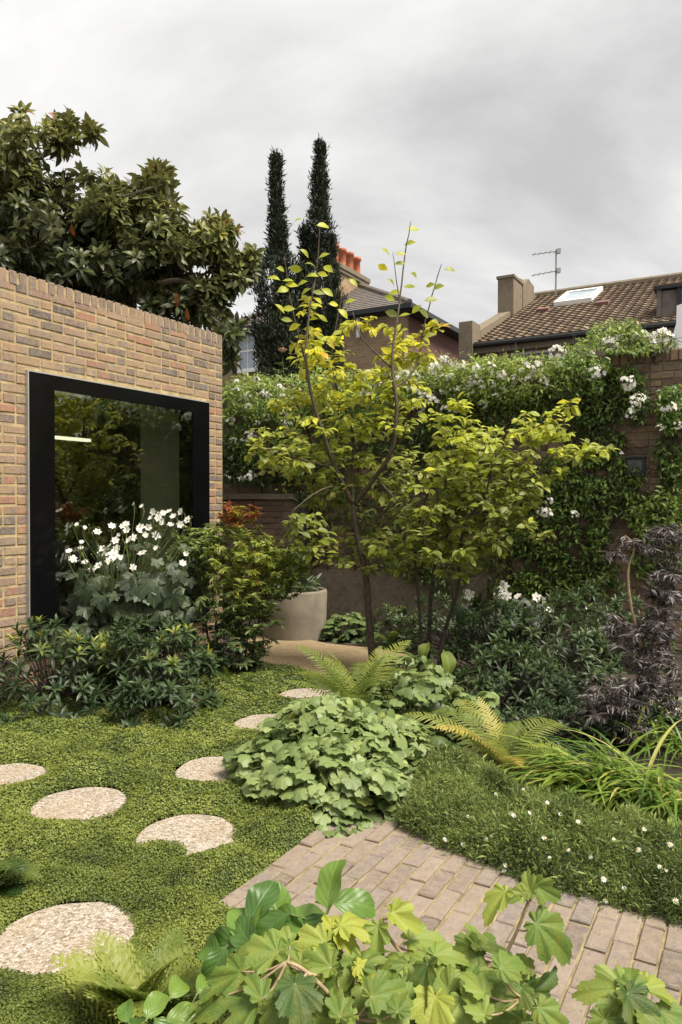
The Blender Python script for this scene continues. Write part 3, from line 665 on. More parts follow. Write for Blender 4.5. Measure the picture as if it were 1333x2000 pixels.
for j in range(41):
    zc = 0.02 + ph * (j + 0.5)
    if zc > SH - 0.105: break
    s = -0.0 - (0.1125 if j % 2 else 0.0)
    pat = j % 3
    k = 0
    while s < SLEN:
        ln = 0.225 if (k * 7 + j * 5) % 4 else 0.1125
        a, b = max(s, 0.0), min(s + ln, SLEN); s += ln; k += 1
        segs = [(a, b)]
        if WZ0 - 0.03 < zc < WZ1 + 0.03: segs = [(x, y) for (x, y) in ((a, min(b, WS0 + 0.006)), (max(a, WS1 - 0.006), b)) if y - x > 0.03]
        for (x, y) in segs:
            if y - x < 0.035: continue
            its.append((W(OU - (x + y) / 2, OV - 0.0215, zc + rng.uniform(-.002, .002)), y - x - 0.016, 0.058 + rng.uniform(-.006, .004), 0.022 + rng.uniform(-.002, .003), tintb()))
for k in range(int(SLEN / 0.0875)):
    its.append((W(OU - 0.0875 * (k + 0.5), OV - 0.0215, SH - 0.052), 0.064 + rng.uniform(-.004, .003), 0.100, 0.022 + rng.uniform(-.002, .003), 0.15 + 0.3 * rng.random()))
lay_bricks(swl, its, -Uv, Vv, Z, M['brick_studio'], 300)
its = []
for j in range(41):                                         # the end wall round the corner
    zc = 0.02 + ph * (j + 0.5)
    if zc > SH - 0.02: break
    for k in range(6):
        its.append((W(OU - 0.018, OV - 0.11 - 0.225 * k - (0.11 if j % 2 else 0), zc), 0.21, 0.057, 0.022, tintb()))
retn = MB(); retn.uvbox(OU - 0.02, OU - 0.0185, OV - 1.5, OV - 0.02, 0.0, 0.05); rt = retn.build('return_wall', M['mortar_yellow'], st); lay_bricks(rt, its, -Vv, Uv, Z, M['brick_studio'], 0)
rf = MB(); rf.uvbox(OU - SLEN + .02, OU - .02, OV - 3.38, OV - .02, SH - .02, SH - 0.006); rf.build('roof', M['cement'], st)
fr = MB(); FW, FT = 0.24, 0.115
def fbar(s0, s1, z0, z1, d0=-0.16, d1=0.028): fr.uvbox(OU - s1, OU - s0, OV + d0, OV + d1, z0, z1)
fbar(WS1 - FW, WS1, WZ0, WZ1); fbar(WS0, WS0 + FW, WZ0, WZ1); fbar(WS0 + FW, WS1 - FW, WZ1 - FT, WZ1); fbar(WS0 + FW, WS1 - FW, WZ0, WZ0 + FT)
wf = fr.build('window_frame', M['black_frame'], st)
trm = MB()
for (s0, s1, z0, z1) in ((WS0, WS1, WZ1, WZ1 + 0.010), (WS1, WS1 + 0.010, WZ0, WZ1 + 0.010)): trm.uvbox(OU - s1, OU - s0, OV - 0.02, OV + 0.032, z0, z1)
trm.build('edge_trim', M['alu'], wf)
pn = MB(); pn.uvbox(OU - WS1 + FW, OU - WS0 - FW, OV + 0.012, OV + 0.016, WZ0 + FT, WZ1 - FT); pn.build('pane', M['glass'], wf)
ir = MB()
ir.uvbox(OU - T0 - 0.02, OU - T0, OV - 0.85, OV - T0, 0.1, 2.75, 0)          # end wall, pale
ir.build('end_wall_lining', M['plaster'], st)
ir = MB(); ir.uvbox(OU - T0 - 0.05, OU - T0, OV - 3.05, OV - 0.86, 0.1, 2.75); ir.uvbox(OU - SLEN + T0, OU - T0 - 0.06, OV - 3.1, OV - 3.06, 0.1, 2.75); ir.uvbox(OU - SLEN + T0, OU - SLEN + T0 + .03, OV - 3.06, OV - T0, 0.1, 2.75); ir.build('dark_lining', M['room_dark'], st)  # dark sheets paint in the dimness of the room beyond the pale wall
ir = MB(); ir.uvbox(OU - SLEN + T0, OU - T0, OV - 3.06, OV - T0, 2.75, 2.8); ir.build('ceiling', M['ceiling'], st)
ir = MB(); ir.uvbox(OU - SLEN + T0, OU - T0, OV - 3.06, OV - T0, 0.05, 0.1); ir.build('floor', M['plaster'], st)
# strip light in the studio
n_ = Vv
c = plane_hit(132, 857, W(OU, OV - 1.3), n_)
sl = thing('strip_light', 'pale lit strip light glowing inside the studio window', 'lamp', c + np.array([0, 0, 0.0]))
b = MB(); b.box(c - Uv * 0.28 - Vv * .03 - Z * 0.012, Uv * 0.56, Vv * 0.06, Z * 0.03); b.build('diffuser', M['lamp_tube'], sl)
b = MB(); b.box(c - Uv * 0.29 - Vv * .035 + Z * 0.019, Uv * 0.58, Vv * 0.07, Z * 0.02)
for q_ in (-.2, .2): b.tube([c + Uv * q_ + Z * .03, np.array([*(c + Uv * q_)[:2], 2.76])], 0.004, 5)
b.build('housing', M['gutter'], sl)

# ================================================================== GARDEN WALL
GU = 8.017; GH = 2.99
gw = thing('garden_wall', 'tall old brick garden wall overgrown with white flowering climber', 'wall', W(GU, -3))
mb = MB(); mb.uvbox(GU, GU + 0.26, -10.5, 3.2, 0, GH - 0.01); gwb = mb.build('wall', M['mortar_grey'], gw)
its = []
for j in range(39):
    zc = 0.03 + 0.0745 * (j + 0.5)
    if zc > GH - 0.13: break
    s = -5.4 - (0.11 if j % 2 else 0)
    while s < 1.4:
        ln = 0.225 if rng.random() < 0.7 else 0.1125
        if zc < 0.62 and s < -2.75: s += ln; continue
        its.append((W(GU + 0.006, s + ln / 2, zc + rng.uniform(-.003, .003)), ln - 0.014, 0.061 + rng.uniform(-.005, .003), 0.020 + rng.uniform(-.005, .006), rng.random())); s += ln
for k in range(90):
    its.append((W(GU + 0.006, 1.4 - 0.078 * k, GH - 0.05), 0.068, 0.105, 0.03 + rng.uniform(-.005, .004), rng.random() * 0.7))
def wallvis(it):     # the open patches of the wall first
    c = it[0]; px = CX + FPX * c[0] / c[1]; py = CY + FPX * (EYE - c[2]) / c[1]
    return 0 if ((px > 1100 and 660 < py < 960) or (1150 < px < 1290 and py > 1060)) else 1
vis_ = [i for i in its if wallvis(i) == 0]; hid = [i for i in its if wallvis(i) == 1]
lay_bricks(gwb, vis_ + hid, Vv, -Uv, Z, M['brick_garden'], 300)
top = MB(); top.uvbox(GU - 0.012, GU + 0.27, -10.5, 3.2, GH - 0.006, GH + 0.012); top.build('coping', M['mortar_grey'], gw)
pl = MB(); nn = 60; 
for i in range(29):                                         # worn render plinth, uneven top
    a = -6.0 + i * 0.115; h = 0.62 + 0.10 * float(fbm(a * 2.1, 3.3, 3)) ; pl.uvbox(GU - 0.055 - 0.012 * float(fbm(a * 1.3, 8.8)), GU - 0.004, a, a + 0.115, 0, h)
pl.build('render_plinth', M['render_old'], gw)
lw = MB(); lw.uvbox(GU - 0.26, GU - 0.06, -9.5, -5.12, 0, 1.52); lwp = lw.build('lower_wall', M['mortar_grey'], gw)
its = []
for j in range(20):
    for k in range(20):
        its.append((W(GU - 0.254, -5.24 - 0.225 * k - (0.11 if j % 2 else 0), 0.035 + 0.0745 * (j + 0.5)), 0.211, 0.061, 0.02 + rng.uniform(-.004, .004), rng.random() * 0.25))  # only dark brick tones, so the shade here is put into the colour
lay_bricks(lwp, its, Vv, -Uv, Z, M['brick_garden'], 0)
cp = MB()
for k in range(9): cp.uvbox(GU - 0.31, GU - 0.03, -5.08 - 0.5 * k - 0.49, -5.08 - 0.5 * k, 1.53 + 0.004 * (k % 2), 1.60 + 0.004 * (k % 2))
cp.build('coping_stone', M['cement'], gw)
# bulkhead lamp
lc = plane_hit(1243, 912, W(GU - 0.02, 0), Uv)
wl = thing('wall_lamp', 'small dark square bulkhead lamp fixed on the brick wall', 'lamp', lc)
b = MB(); b.box(lc - Vv * .09 - Z * .09 - Uv * 0.075, Vv * .18, Uv * .10, Z * .18); b.build('housing', M['dark_lamp'], wl)
b = MB(); b.box(lc - Vv * .065 - Z * .06 - Uv * 0.085, Vv * .13, Uv * .012, Z * .125); b.build('lens', M['lamp_lens'], wl)
b = MB(); b.box(lc - Vv * .10 + Z * .088 - Uv * 0.11, Vv * .20, Uv * .12, Z * .015); b.build('hood', M['dark_lamp'], wl)

# round concrete planter
pc = gnd(577, 1246); pln = thing('round_planter', 'round pale concrete planter with a thick rim beside the gravel terrace', 'planter', pc)
b = MB(); b.lathe(pc, [(0.335, 0.0), (0.345, 0.25), (0.352, 0.515), (0.345, 0.535), (0.30, 0.537), (0.293, 0.525), (0.29, 0.44)], 48); b.build('bowl', M['concrete'], pln, True)
b = MB(); b.lathe(pc, [(0.30, 0.46), (0.15, 0.475), (0.001, 0.48)], 30); b.build('soil_fill', M['soil'], pln, True)
dp = MB(); a = plane_hit(592, 1060, W(GU - 0.33, 0), Uv); dp.tube([(a[0], a[1], 0.02), (a[0], a[1], 1.5)], 0.035, 10)
for zz in (0.5, 1.2): dp.lathe((a[0], a[1], zz), [(0.036, 0), (0.046, 0.005), (0.046, 0.05), (0.036, 0.055)], 10)
tag(dp.build('drain_pipe', M['gutter'], origin=np.array([a[0], a[1], 0])), 'dark vertical pipe against the low wall above the planter', 'pipe')

# ================================================================== HOUSES BEHIND
def facade_uv(o, ax):
    """planar uv in metres along a horizontal axis"""
    m = o.data; l = m.uv_layers.new(name='UVMap')
    for lp in m.loops:
        c = m.vertices[lp.vertex_index].co; l.data[lp.index].uv = (c.x * ax[0] + c.y * ax[1], c.z)
A0 = at(790, 600, 22.0); ZE = A0[2]; AU, AV = UV(A0); AL_, AD = 6.8, 8.0
ha = thing('brick_house', 'yellow brick house with a hipped slate roof behind the cypress trees', 'building', W(AU, AV))
b = MB(); b.uvbox(AU, AU + 0.3, AV - AL_, AV, 0, ZE - 0.06); o = b.build('front_wall', M['facade'], ha); facade_uv(o, Vv)
b = MB(); b.uvbox(AU + 0.3, AU + AD, AV - 0.3, AV - 0.004, 0, ZE - 0.06); o = b.build('side_wall', M['render_red'], ha); o['label'] = 'dull red rendered side wall'
b = MB(); b.uvbox(AU + 0.3, AU + AD, AV - AL_, AV - AL_ + 0.3, 0, ZE - 0.06); o = b.build('side_wall', M['facade'], ha); facade_uv(o, Uv)
E = 0.32; hw = AL_ / 2 + E; rise = hw * 0.53
c0, c1, c2, c3 = W(AU - E, AV - AL_ - E, ZE), W(AU - E, AV + E, ZE), W(AU + AD + E, AV + E, ZE), W(AU + AD + E, AV - AL_ - E, ZE)
r0, r1 = W(AU - E + hw, AV - AL_ / 2, ZE + rise), W(AU + AD + E - hw, AV - AL_ / 2, ZE + rise)
b = MB(); b.add([c0, c1, c2, c3, r0, r1], [[0, 1, 4], [1, 2, 5, 4], [2, 3, 5], [3, 0, 4, 5]])
# slate courses as thin raised steps on the front hips
def courses(tri0, tri1, apex0, apex1, n):
    for k in range(n):
        f0, f1 = k / n, (k + 1) / n; a = tri0 + (apex0 - tri0) * f0; bb = tri1 + (apex1 - tri1) * f0; cc = tri1 + (apex1 - tri1) * f1; dd = tri0 + (apex0 - tri0) * f1
        up = np.array([0, 0, 0.035]); b.add([a + up, bb + up, cc + up * 0.3, dd + up * 0.3, a, bb], [[0, 1, 2, 3], [4, 5, 1, 0]])
courses(c0, c1, r0, r0, 16); courses(c1, c2, r0, r1, 16)
rfo = b.build('roof', M['slate'], ha)
b = MB()
for (p, q_) in ((c1, r0), (c0, r0), (r0, r1)): b.tube([p + Z * .05, q_ + Z * .05], 0.09, 7)
b.build('hip_tiles', M['slate'], rfo)
b = MB(); b.uvbox(AU - E - 0.1, AU - E + 0.02, AV - AL_ - E - .1, AV + E + .1, ZE - 0.14, ZE + 0.01); b.uvbox(AU - E + 0.02, AU + AD, AV + E - 0.02, AV + E + 0.1, ZE - 0.14, ZE + 0.01)
b.uvbox(AU - E + .02, AU - .002, AV - AL_ - E, AV + E - .03, ZE - 0.17, ZE - 0.09); b.uvbox(AU + 0.002, AU + AD, AV + 0.0, AV + E - .03, ZE - 0.17, ZE - 0.09); b.build('gutter', M['gutter'], rfo)
# sash window
def sash(parent, U_, v0, v1, z0, z1, deep=0.0):
    f = MB(); t_ = 0.07
    for (a, b_, c_, d_) in ((v0, v0 + t_, z0, z1), (v1 - t_, v1, z0, z1), (v0 + t_, v1 - t_, z0, z0 + t_), (v0 + t_, v1 - t_, z1 - t_, z1)): f.uvbox(U_ - 0.05, U_ + 0.05, a, b_, c_, d_)
    zm = (z0 + z1) / 2; f.uvbox(U_ - 0.03, U_ + .02, v0 + t_, v1 - t_, zm - 0.03, zm + 0.03); vm = (v0 + v1) / 2; f.uvbox(U_ - 0.025, U_ + .02, vm - 0.015, vm + 0.015, z0 + t_, zm - .03); f.uvbox(U_ - 0.025, U_ + .02, vm - 0.015, vm + 0.015, zm + .03, z1 - t_)
    f.uvbox(U_ - 0.10, U_ + .02, v0 - 0.06, v1 + 0.06, z0 - 0.07, z0 - 0.002)
    wi = f.build('window', M['white_paint'], parent)
    for (a, b_) in ((z0 + t_, zm - .03), (zm + .03, z1 - t_)):
        p_ = MB(); p_.uvbox(U_ - 0.008, U_ + 0.0, v0 + t_ - .005, v1 - t_ + .005, a - .005, b_ + .005); p_.build('pane', M['glass_pale'], wi)
wa = plane_hit(467, 650, W(AU, 0), Uv); wb = plane_hit(505, 726, W(AU, 0), Uv)
sash(ha, AU - 0.02, UV(wa)[1], UV(wb)[1] - .0, wb[2] + .07, wa[2])
wa = plane_hit(618, 645, W(AU, 0), Uv); wb = plane_hit(652, 722, W(AU, 0), Uv); sash(ha, AU - 0.02, UV(wa)[1], UV(wb)[1], wb[2] + .07, wa[2])
vp = plane_hit(700, 640, W(AU - 0.1, 0), Uv); b = MB(); b.tube([vp - Z * .3, vp + Z * 0.35], 0.06, 8); b.build('vent_pipe', M['white_paint'], ha)
# chimney stack and pots along u
ck = W(AU + hw - 1.0, AV - AL_ / 2 - 0.1, 0); zt = at(680, 532, 26.2)[2]
b = MB(); q0 = at(655, 532, 25.6); q1 = at(704, 540, 26.9); cu0 = UV(at(680, 540, 26.2)); s0, s1 = cu0[0] - 1.15, cu0[0] + 0.85; vv = cu0[1]
b.uvbox(s0, s1, vv - 0.3, vv + 0.3, ZE + 0.8, zt - 0.32); o = b.build('chimney', M['facade'], ha); facade_uv(o, Uv)
b = MB(); b.uvbox(s0 - .06, s1 + .06, vv - 0.36, vv + 0.36, zt - 0.32, zt - 0.2); b.uvbox(s0 - .1, s1 + .1, vv - 0.4, vv + 0.4, zt - 0.2, zt - 0.05); b.uvbox(s0 + .05, s1 - .05, vv - 0.26, vv + 0.26, zt - .05, zt + 0.03); b.build('chimney_cap', M['cement'], o)
for k in range(4):
    b = MB(); cc = W(s0 + 0.2 + k * 0.53, vv, zt); hgt = 0.72 - 0.02 * (k % 2); b.lathe(cc, [(0.16, 0), (0.135, 0.1), (0.125, hgt - 0.14), (0.165, hgt - 0.12), (0.165, hgt - 0.02), (0.14, hgt), (0.10, hgt), (0.10, hgt - 0.2)], 14); b.build('chimney_pot', M['terracotta'], o, True)

# tiled terrace house
B0 = at(918, 672, 18.0); BU, BV = UV(B0); BZ = B0[2]; RUN, RISE, BL = 5.67, 2.46, 10.5
hb = thing('tiled_house', 'pink rendered house with a brown tiled roof and parapet behind the wall', 'building', W(BU, BV))
b = MB(); b.uvbox(BU + 0.3, BU + 0.6, BV - 0.1, BV + BL, 0, BZ + 0.02); b.uvbox(BU + 0.6, BU + 9, BV - 0.1, BV + 0.2, 0, BZ + 0.1); b.build('wall', M['render_pink'], hb)
sl_ = np.array([*(W(RUN, 0)[:2]), RISE]); slu = unit(sl_); sln = unit(np.cross(Vv, slu)); sln = sln if sln[2] > 0 else -sln; SL = np.linalg.norm(sl_)
P00 = W(BU, BV, BZ)
# interlocking tiles: rolls across, steps up the slope
rows, tw = 24, 0.21; ncol = int(BL / tw); xs = []; prof = []
for k in range(ncol):
    for (f, h) in ((0, 0.0), (0.12, 0.016), (0.28, 0.024), (0.44, 0.016), (0.56, 0.0), (0.98, 0.0)): xs.append((k + f) * tw); prof.append(h)
xs = np.array(xs); prof = np.array(prof); V = []; F = []; n_ = len(xs); tn = []
for r_ in range(rows):
    base = len(V); jit = rng.uniform(-.008, .008, len(xs) // 6 + 1)
    for (f, lift) in ((0.0, -0.01), (0.0, 0.038), (1.0, 0.010)):
        for i in range(n_):
            V.append(P00 + Vv * xs[i] + slu * ((r_ + f) * SL / rows + jit[i // 6]) + sln * (lift + (prof[i] if lift > 0 else 0))); 
    tcol = rng.random(ncol + 1)
    for _ in range(3): tn += [float(tcol[i // 6]) for i in range(n_)]
    for q_ in range(2):
        for i in range(n_ - 1): a = base + q_ * n_ + i; F.append([a, a + 1, a + 1 + n_, a + n_])
me = mesh('roof_tiles', V, F, M['tile'], tint=tn, origin=wloc(hb)); rfb = link('roof_tiles', me, hb); rfb.color = (0, 0, 0, 1); rfb['kind'] = 'stuff'
b = MB(); b.add([P00 - sln * .06 - slu * .0, P00 + Vv * BL - sln * .06, P00 + Vv * BL + sl_ - sln * .06, P00 + sl_ - sln * .06, P00 + Vv * BL + W(RUN * 2, 0), P00 + W(RUN * 2, 0)], [[0, 1, 2, 3], [3, 2, 4, 5]]); b.build('roof_deck', M['slate'], hb)
b = MB()
for k in range(int(BL / 0.42)): b.tube([P00 + sl_ + Vv * (k * .42) + sln * .04, P00 + sl_ + Vv * (k * .42 + .44) + sln * (.045)], 0.11, 8)
b.build('ridge_tiles', M['cement'], hb)
b = MB(); b.tube([P00 - Z * .06 - Uv * .06 + Vv * x for x in np.linspace(-.02, BL, 12)], 0.065, 8); b.build('gutter', M['gutter'], hb)
b = MB(); b.uvbox(BU + 0.03, BU + 0.30, BV + 0.02, BV + BL, BZ - 0.24, BZ - 0.05); b.build('fascia', M['cement'], hb)
# stepped parapet with stack
def prism(mb_, prof_, v0, v1):   # prof: (run, z) closed polygon
    a = [W(BU + r_, v0, z) for r_, z in prof_]; c_ = [W(BU + r_, v1, z) for r_, z in prof_]; n = len(prof_)
    mb_.add(a + c_, [list(range(n)), list(range(2 * n - 1, n - 1, -1))] + [[i, i + n, (i + 1) % n + n, (i + 1) % n] for i in range(n)])
sp = RISE / RUN; zr = lambda r_: BZ + r_ * sp
b = MB(); prism(b, [(-0.15, BZ - 0.45), (0.42, BZ - .3), (RUN + .2, zr(RUN) - .3), (RUN + .2, zr(RUN) + .16), (0.42, zr(0.42) + 0.22), (0.42, BZ + 0.52), (-0.15, BZ + 0.52)], BV - 0.22, BV + 0.12); b.build('parapet', M['cement'], hb)
b = MB(); prism(b, [(2.9, zr(2.9) - .2), (3.75, zr(3.75) - .2), (3.75, zr(3.75) + 0.86), (2.9, zr(2.9) + 1.12)], BV - 0.24, BV + 0.20); prism(b, [(2.86, zr(2.9) + 1.08), (3.79, zr(2.9) + 1.08), (3.79, zr(2.9) + 1.15), (2.86, zr(2.9) + 1.15)], BV - 0.27, BV + 0.23)
prism(b, [(3.76, zr(3.76) - .2), (4.9, zr(4.9) - .2), (4.9, zr(4.9) + 0.45), (4.3, zr(4.3) + 0.78), (3.76, zr(3.76) + 0.7)], BV - 0.25, BV + 0.22); b.build('chimney', M['cement'], hb)
# rooflight
rp = lambda px, py: plane_hit(px, py, P00, sln)
q4 = [rp(1085, 600), rp(1150, 592), rp(1176, 571), rp(1117, 577)]
ctr = sum(q4) / 4; lv_ = (np.linalg.norm(q4[1] - q4[0]) + np.linalg.norm(q4[2] - q4[3])) / 4; ls_ = abs(np.dot(q4[3] - q4[0], slu)) / 2
lv_ = max(lv_, .5); ls_ = max(ls_, .55)
f = MB(); 
for (a0, a1, b0, b1) in ((-1, 1, -1, -0.8), (-1, 1, 0.8, 1), (-1, -0.82, -.8, .8), (0.82, 1, -.8, .8)):
    f.box(ctr + Vv * lv_ * a0 + slu * ls_ * b0 + sln * 0.02, Vv * lv_ * (a1 - a0), slu * ls_ * (b1 - b0), sln * 0.13)
rl = f.build('rooflight', M['white_paint'], hb)
f = MB(); f.box(ctr - Vv * lv_ * .8 - slu * ls_ * .78 + sln * .10, Vv * lv_ * 1.6, slu * ls_ * 1.56, sln * .02); f.build('pane', M['glass_pale'], rl)
for (px, py) in ((1062, 610), (1178, 597)):
    c = rp(px, py); f = MB(); f.box(c - Vv * .16 - slu * .1, Vv * .32, slu * .2, sln * .12); f.build('vent_tile', M['render_red'], hb)
# dormer
d0 = rp(1283, 622); du, dvv = UV(d0); dz = d0[2]
f = MB(); f.uvbox(du, du + 2.2, dvv, dvv + 0.09, dz - .1, dz + .62); f.uvbox(du, du + 2.2, dvv + 1.5, dvv + 1.6, dz - .1, dz + .62); f.uvbox(du + .05, du + .2, dvv + .09, dvv + .45, dz - .1, dz + .60); do = f.build('dormer', M['slate'], hb)
f = MB(); f.uvbox(du - .08, du + 2.3, dvv - .06, dvv + 1.7, dz + .62, dz + .70); f.uvbox(du - .02, du + .06, dvv + .42, dvv + .50, dz, dz + .62); f.uvbox(du - .02, du + .06, dvv + .94, dvv + 1.0, dz, dz + .62); f.uvbox(du - .06, du + .1, dvv - .9, dvv + 1.7, dz - .14, dz - .03); f.build('dormer_trim', M['gutter'], do)
f = MB(); f.uvbox(du + .08, du + .11, dvv + .5, dvv + .94, dz, dz + .62); f.uvbox(du + .08, du + .11, dvv + 1.0, dvv + 1.5, dz, dz + .62); f.build('dormer_glass', M['glass_pale'], do)
# low window under the eave
wa = plane_hit(1000, 690, W(BU + 0.28, 0), Uv); wb = plane_hit(1078, 712, W(BU + .28, 0), Uv)
f = MB(); v0, v1 = UV(wa)[1], UV(wb)[1]
for (a, c_, z0, z1) in ((v0, v1, wa[2] - .06, wa[2]), (v0, v1, wa[2] - .9, wa[2] - .83), (v0, v0 + .06, wa[2] - .83, wa[2] - .06), (v1 - .06, v1, wa[2] - .83, wa[2] - .06)): f.uvbox(BU + .25, BU + .32, a, c_, z0, z1)
wi = f.build('window', M['white_paint'], hb); f = MB(); f.uvbox(BU + .29, BU + .298, v0 + .05, v1 - .05, wa[2] - .84, wa[2] - .05); f.build('pane', M['glass_dark'], wi)
# aerial
m0 = at(1087, 492, 22.2); m1 = at(1086, 583, 22.2); ae = thing('television_aerial', 'thin television aerial on a mast above the tiled roof', 'aerial', m1 - Z * .3)
b = MB(); b.tube([m1 - Z * .35, m0 + Z * .06], 0.025, 6); b.build('mast', M['steel'], ae)
for (pa, pb) in (((1092, 490), (1040, 497)), ((1092, 528), (1039, 538))):
    a, c_ = at(*pa, 22.15), at(*pb, 22.15); b = MB(); b.tube([a, c_], 0.014, 5)
    dr = unit(c_ - a); cr_ = unit(np.cross(dr, Z))
    for k in range(5): p_ = a + (c_ - a) * (0.12 + 0.2 * k); b.tube([p_ - cr_ * .16, p_ + cr_ * .16], 0.007, 4)
    b.box(a - dr * .05 - cr_ * .05 - Z * .07, dr * .12, cr_ * .1, Z * .14); b.build('antenna_arm', M['steel'], ae)
# white extension at the right
e0 = at(1309, 684, 13.0); e1 = at(1326, 598, 13.0); eu, ev = UV(e0); ev1 = UV(e1)[1]
b = MB(); pr = [(ev - .35, 0), (ev - .02, e0[2]), (ev + 0.1, e0[2] + .45), (ev1 - .02, e1[2]), (ev1 + 0.6, e1[2] + .15), (ev1 + 3, e1[2] + .15), (ev1 + 3, 0)]
a = [W(eu, v_, z) for v_, z in pr]; c_ = [W(eu + 2.5, v_, z) for v_, z in pr]; n = len(pr)
b.add(a + c_, [list(range(n))[::-1], list(range(n, 2 * n))] + [[i, (i + 1) % n, (i + 1) % n + n, i + n] for i in range(n)])
tag(b.build('white_extension', M['white_render'], origin=W(eu, ev)), 'smooth white rendered gable rising behind the garden wall end', 'building')

# ================================================================== PLANTS
def pxl(pts, Y=None):
    """pixel polyline -> points; each (px,py[,depth])"""
    return np.array([at(p[0], p[1], p[2] if len(p) > 2 else Y) for p in pts])
def grow(limbs, tips, rt=0.0045, nseg=5, sag=0.04, up=0.3):
    """limbs: list of (polyline, radii); tips: points; every tip is joined to the nearest point of the skeleton"""
    nodes = np.concatenate([smooth_path(P, 4) for P, _ in limbs]); dirs = np.concatenate([unit(np.gradient(smooth_path(P, 4), axis=0)) for P, _ in limbs])
    tw = []; d0 = np.min(np.linalg.norm(tips[:, None] - nodes[None], axis=2), axis=1)
    for i in np.argsort(d0):
        t = tips[i]; dd = np.linalg.norm(nodes - t, axis=1) + 0.9 * np.maximum(0, nodes[:, 2] - t[2] + 0.02); k = int(np.argmin(dd)); p = nodes[k]; ln = np.linalg.norm(t - p)
        if ln < 0.03: continue
        c = p + dirs[k] * ln * 0.3 + (t - p) * 0.25 + np.array([0, 0, ln * 0.08]) + rng.normal(0, ln * 0.05, 3); s = np.linspace(0, 1, nseg + 1)[:, None]
        path = p * (1 - s) ** 2 + 2 * c * s * (1 - s) + t * s * s
        tw.append(path); nodes = np.concatenate([nodes, path[1:]]); dirs = np.concatenate([dirs, unit(np.gradient(path, axis=0))[1:]])
    return tw
def limbs_obj(parent, limbs, mat, name='trunk', n=8):
    mb = MB()
    for P, r_ in limbs:
        S = smooth_path(P, 5); k = len(S); rr = np.interp(np.linspace(0, 1, k), np.linspace(0, 1, len(r_)), r_); S = S + rng.normal(0, 0.0016, S.shape); mb.tube(S, rr, n)
    return mb.build(name, mat, parent, True)
def twigs_obj(parent, tw, mat, r0=0.005, r1=0.0018, n=4, name='twigs'):
    mb = MB()
    for P in tw: mb.tube(P, np.linspace(min(r0, 0.0022 + 0.006 * np.linalg.norm(P[-1] - P[0])), r1, len(P)), n)
    o = mb.build(name, mat, parent, True); o['kind'] = 'stuff'; return o
def blob(cx, cy, rx, ry, Y, dY, n, shell=False):
    a = rng.normal(size=(n, 3)); a = unit(a) * (rng.random((n, 1)) ** (0.2 if shell else 0.4)); return np.array([at(cx + q[0] * rx, cy + q[1] * ry, Y + q[2] * dY) for q in a])
def twig_leaves(lv, tw, per, size, tint, start=0.25, spread=0.9, droop=0.25):
    for P in tw:
        n = max(3, int(per * rng.uniform(.7, 1.3))); t = np.sort(rng.uniform(start, 1.02, n)); t[-1] = 1.0
        idx = np.clip(t, 0, 1) * (len(P) - 1); i0 = np.minimum(idx.astype(int), len(P) - 2); f = (np.clip(idx - i0, 0, 1))[:, None]
        pos = P[i0] * (1 - f) + P[i0 + 1] * f; tg = unit(P[i0 + 1] - P[i0]); side = unit(np.cross(tg, Z + rng.normal(0, .15, 3))); sg = np.where(np.arange(n) % 2 == 0, 1, -1)[:, None]
        D = unit(tg * 0.55 + side * sg * spread + rng.normal(0, .22, (n, 3)) - Z * droop * rng.random((n, 1))); Nn = unit(Z + rng.normal(0, .42, (n, 3)) + np.array([0, -0.25, 0]))
        lv.add(pos, D, Nn, size * rng.uniform(.5, 1.25, n), tint(pos) + rng.normal(0, .12, n))
def rosettes(lv, tips, axes, n, size, tint, flat=0.9, lo=0.35, droop=0.0):
    k = len(tips); g_ = 2.39996
    for j in range(n):
        f = (j + 0.5) / n; ph = j * g_ + rng.random(k) * 6.28 * (j == 0) + np.arange(k) * 1.7; th = lo + flat * f + rng.normal(0, .12, k)
        a = unit(axes); r1 = unit(np.cross(a, np.array([0.3, 0.5, 0.81]))); r2 = np.cross(a, r1)
        rad = np.cos(ph)[:, None] * r1 + np.sin(ph)[:, None] * r2; D = unit(a * np.cos(th)[:, None] + rad * np.sin(th)[:, None] - Z * droop * f); Nn = unit(a * np.sin(th)[:, None] - rad * np.cos(th)[:, None] + Z * 0.15)
        s = size * rng.uniform(.75, 1.1, k) * (0.65 + 0.45 * f)
        lv.add(tips - a * (f * size * 0.35)[..., None] if np.ndim(f) else tips - a * f * size * 0.35, D, Nn, s, tint(tips, f) + rng.normal(0, .10, k))
def pix(P): return CX + FPX * P[:, 0] / P[:, 1], 980 + FPX * (EYE - P[:, 2]) / P[:, 1]

# ---------------------------------------------------------------- magnolia behind the studio
MY = 11.0
mg = thing('magnolia_tree', 'broad evergreen tree with big glossy leaves rising behind the studio', 'tree', np.array([*at(60, 900, 12.0)[:2], 0]))
b0 = at(60, 900, 12.0); b0[2] = 0
limbs = [(np.array([b0, *pxl([(70, 760, 12), (90, 650, 11.6)])]), [.17, .14, .11]),
         (pxl([(90, 650, 11.6), (180, 610, 11), (240, 592, 10.7), (290, 562, 10.5), (345, 548, 10.4), (400, 560, 10.4)]), [.10, .075, .065, .05, .04, .02]),
         (pxl([(90, 650, 11.6), (60, 500, 11.8), (40, 360, 11.8), (20, 260, 11.6)]), [.11, .08, .05, .02]),
         (pxl([(60, 500, 11.8), (150, 420, 11), (260, 380, 10.6), (320, 360, 10.5)]), [.07, .05, .03, .015]),
         (pxl([(240, 592, 10.7), (330, 480, 10.8), (400, 440, 10.8), (440, 430, 10.8)]), [.05, .04, .02, .012]),
         (pxl([(290, 562, 10.5), (380, 590, 10.2), (420, 625, 10.1), (455, 650, 10.0)]), [.04, .03, .02, .01]),
         (pxl([(60, 500, 11.8), (-60, 420, 11.5), (-120, 330, 11.5)]), [.08, .06, .03])]
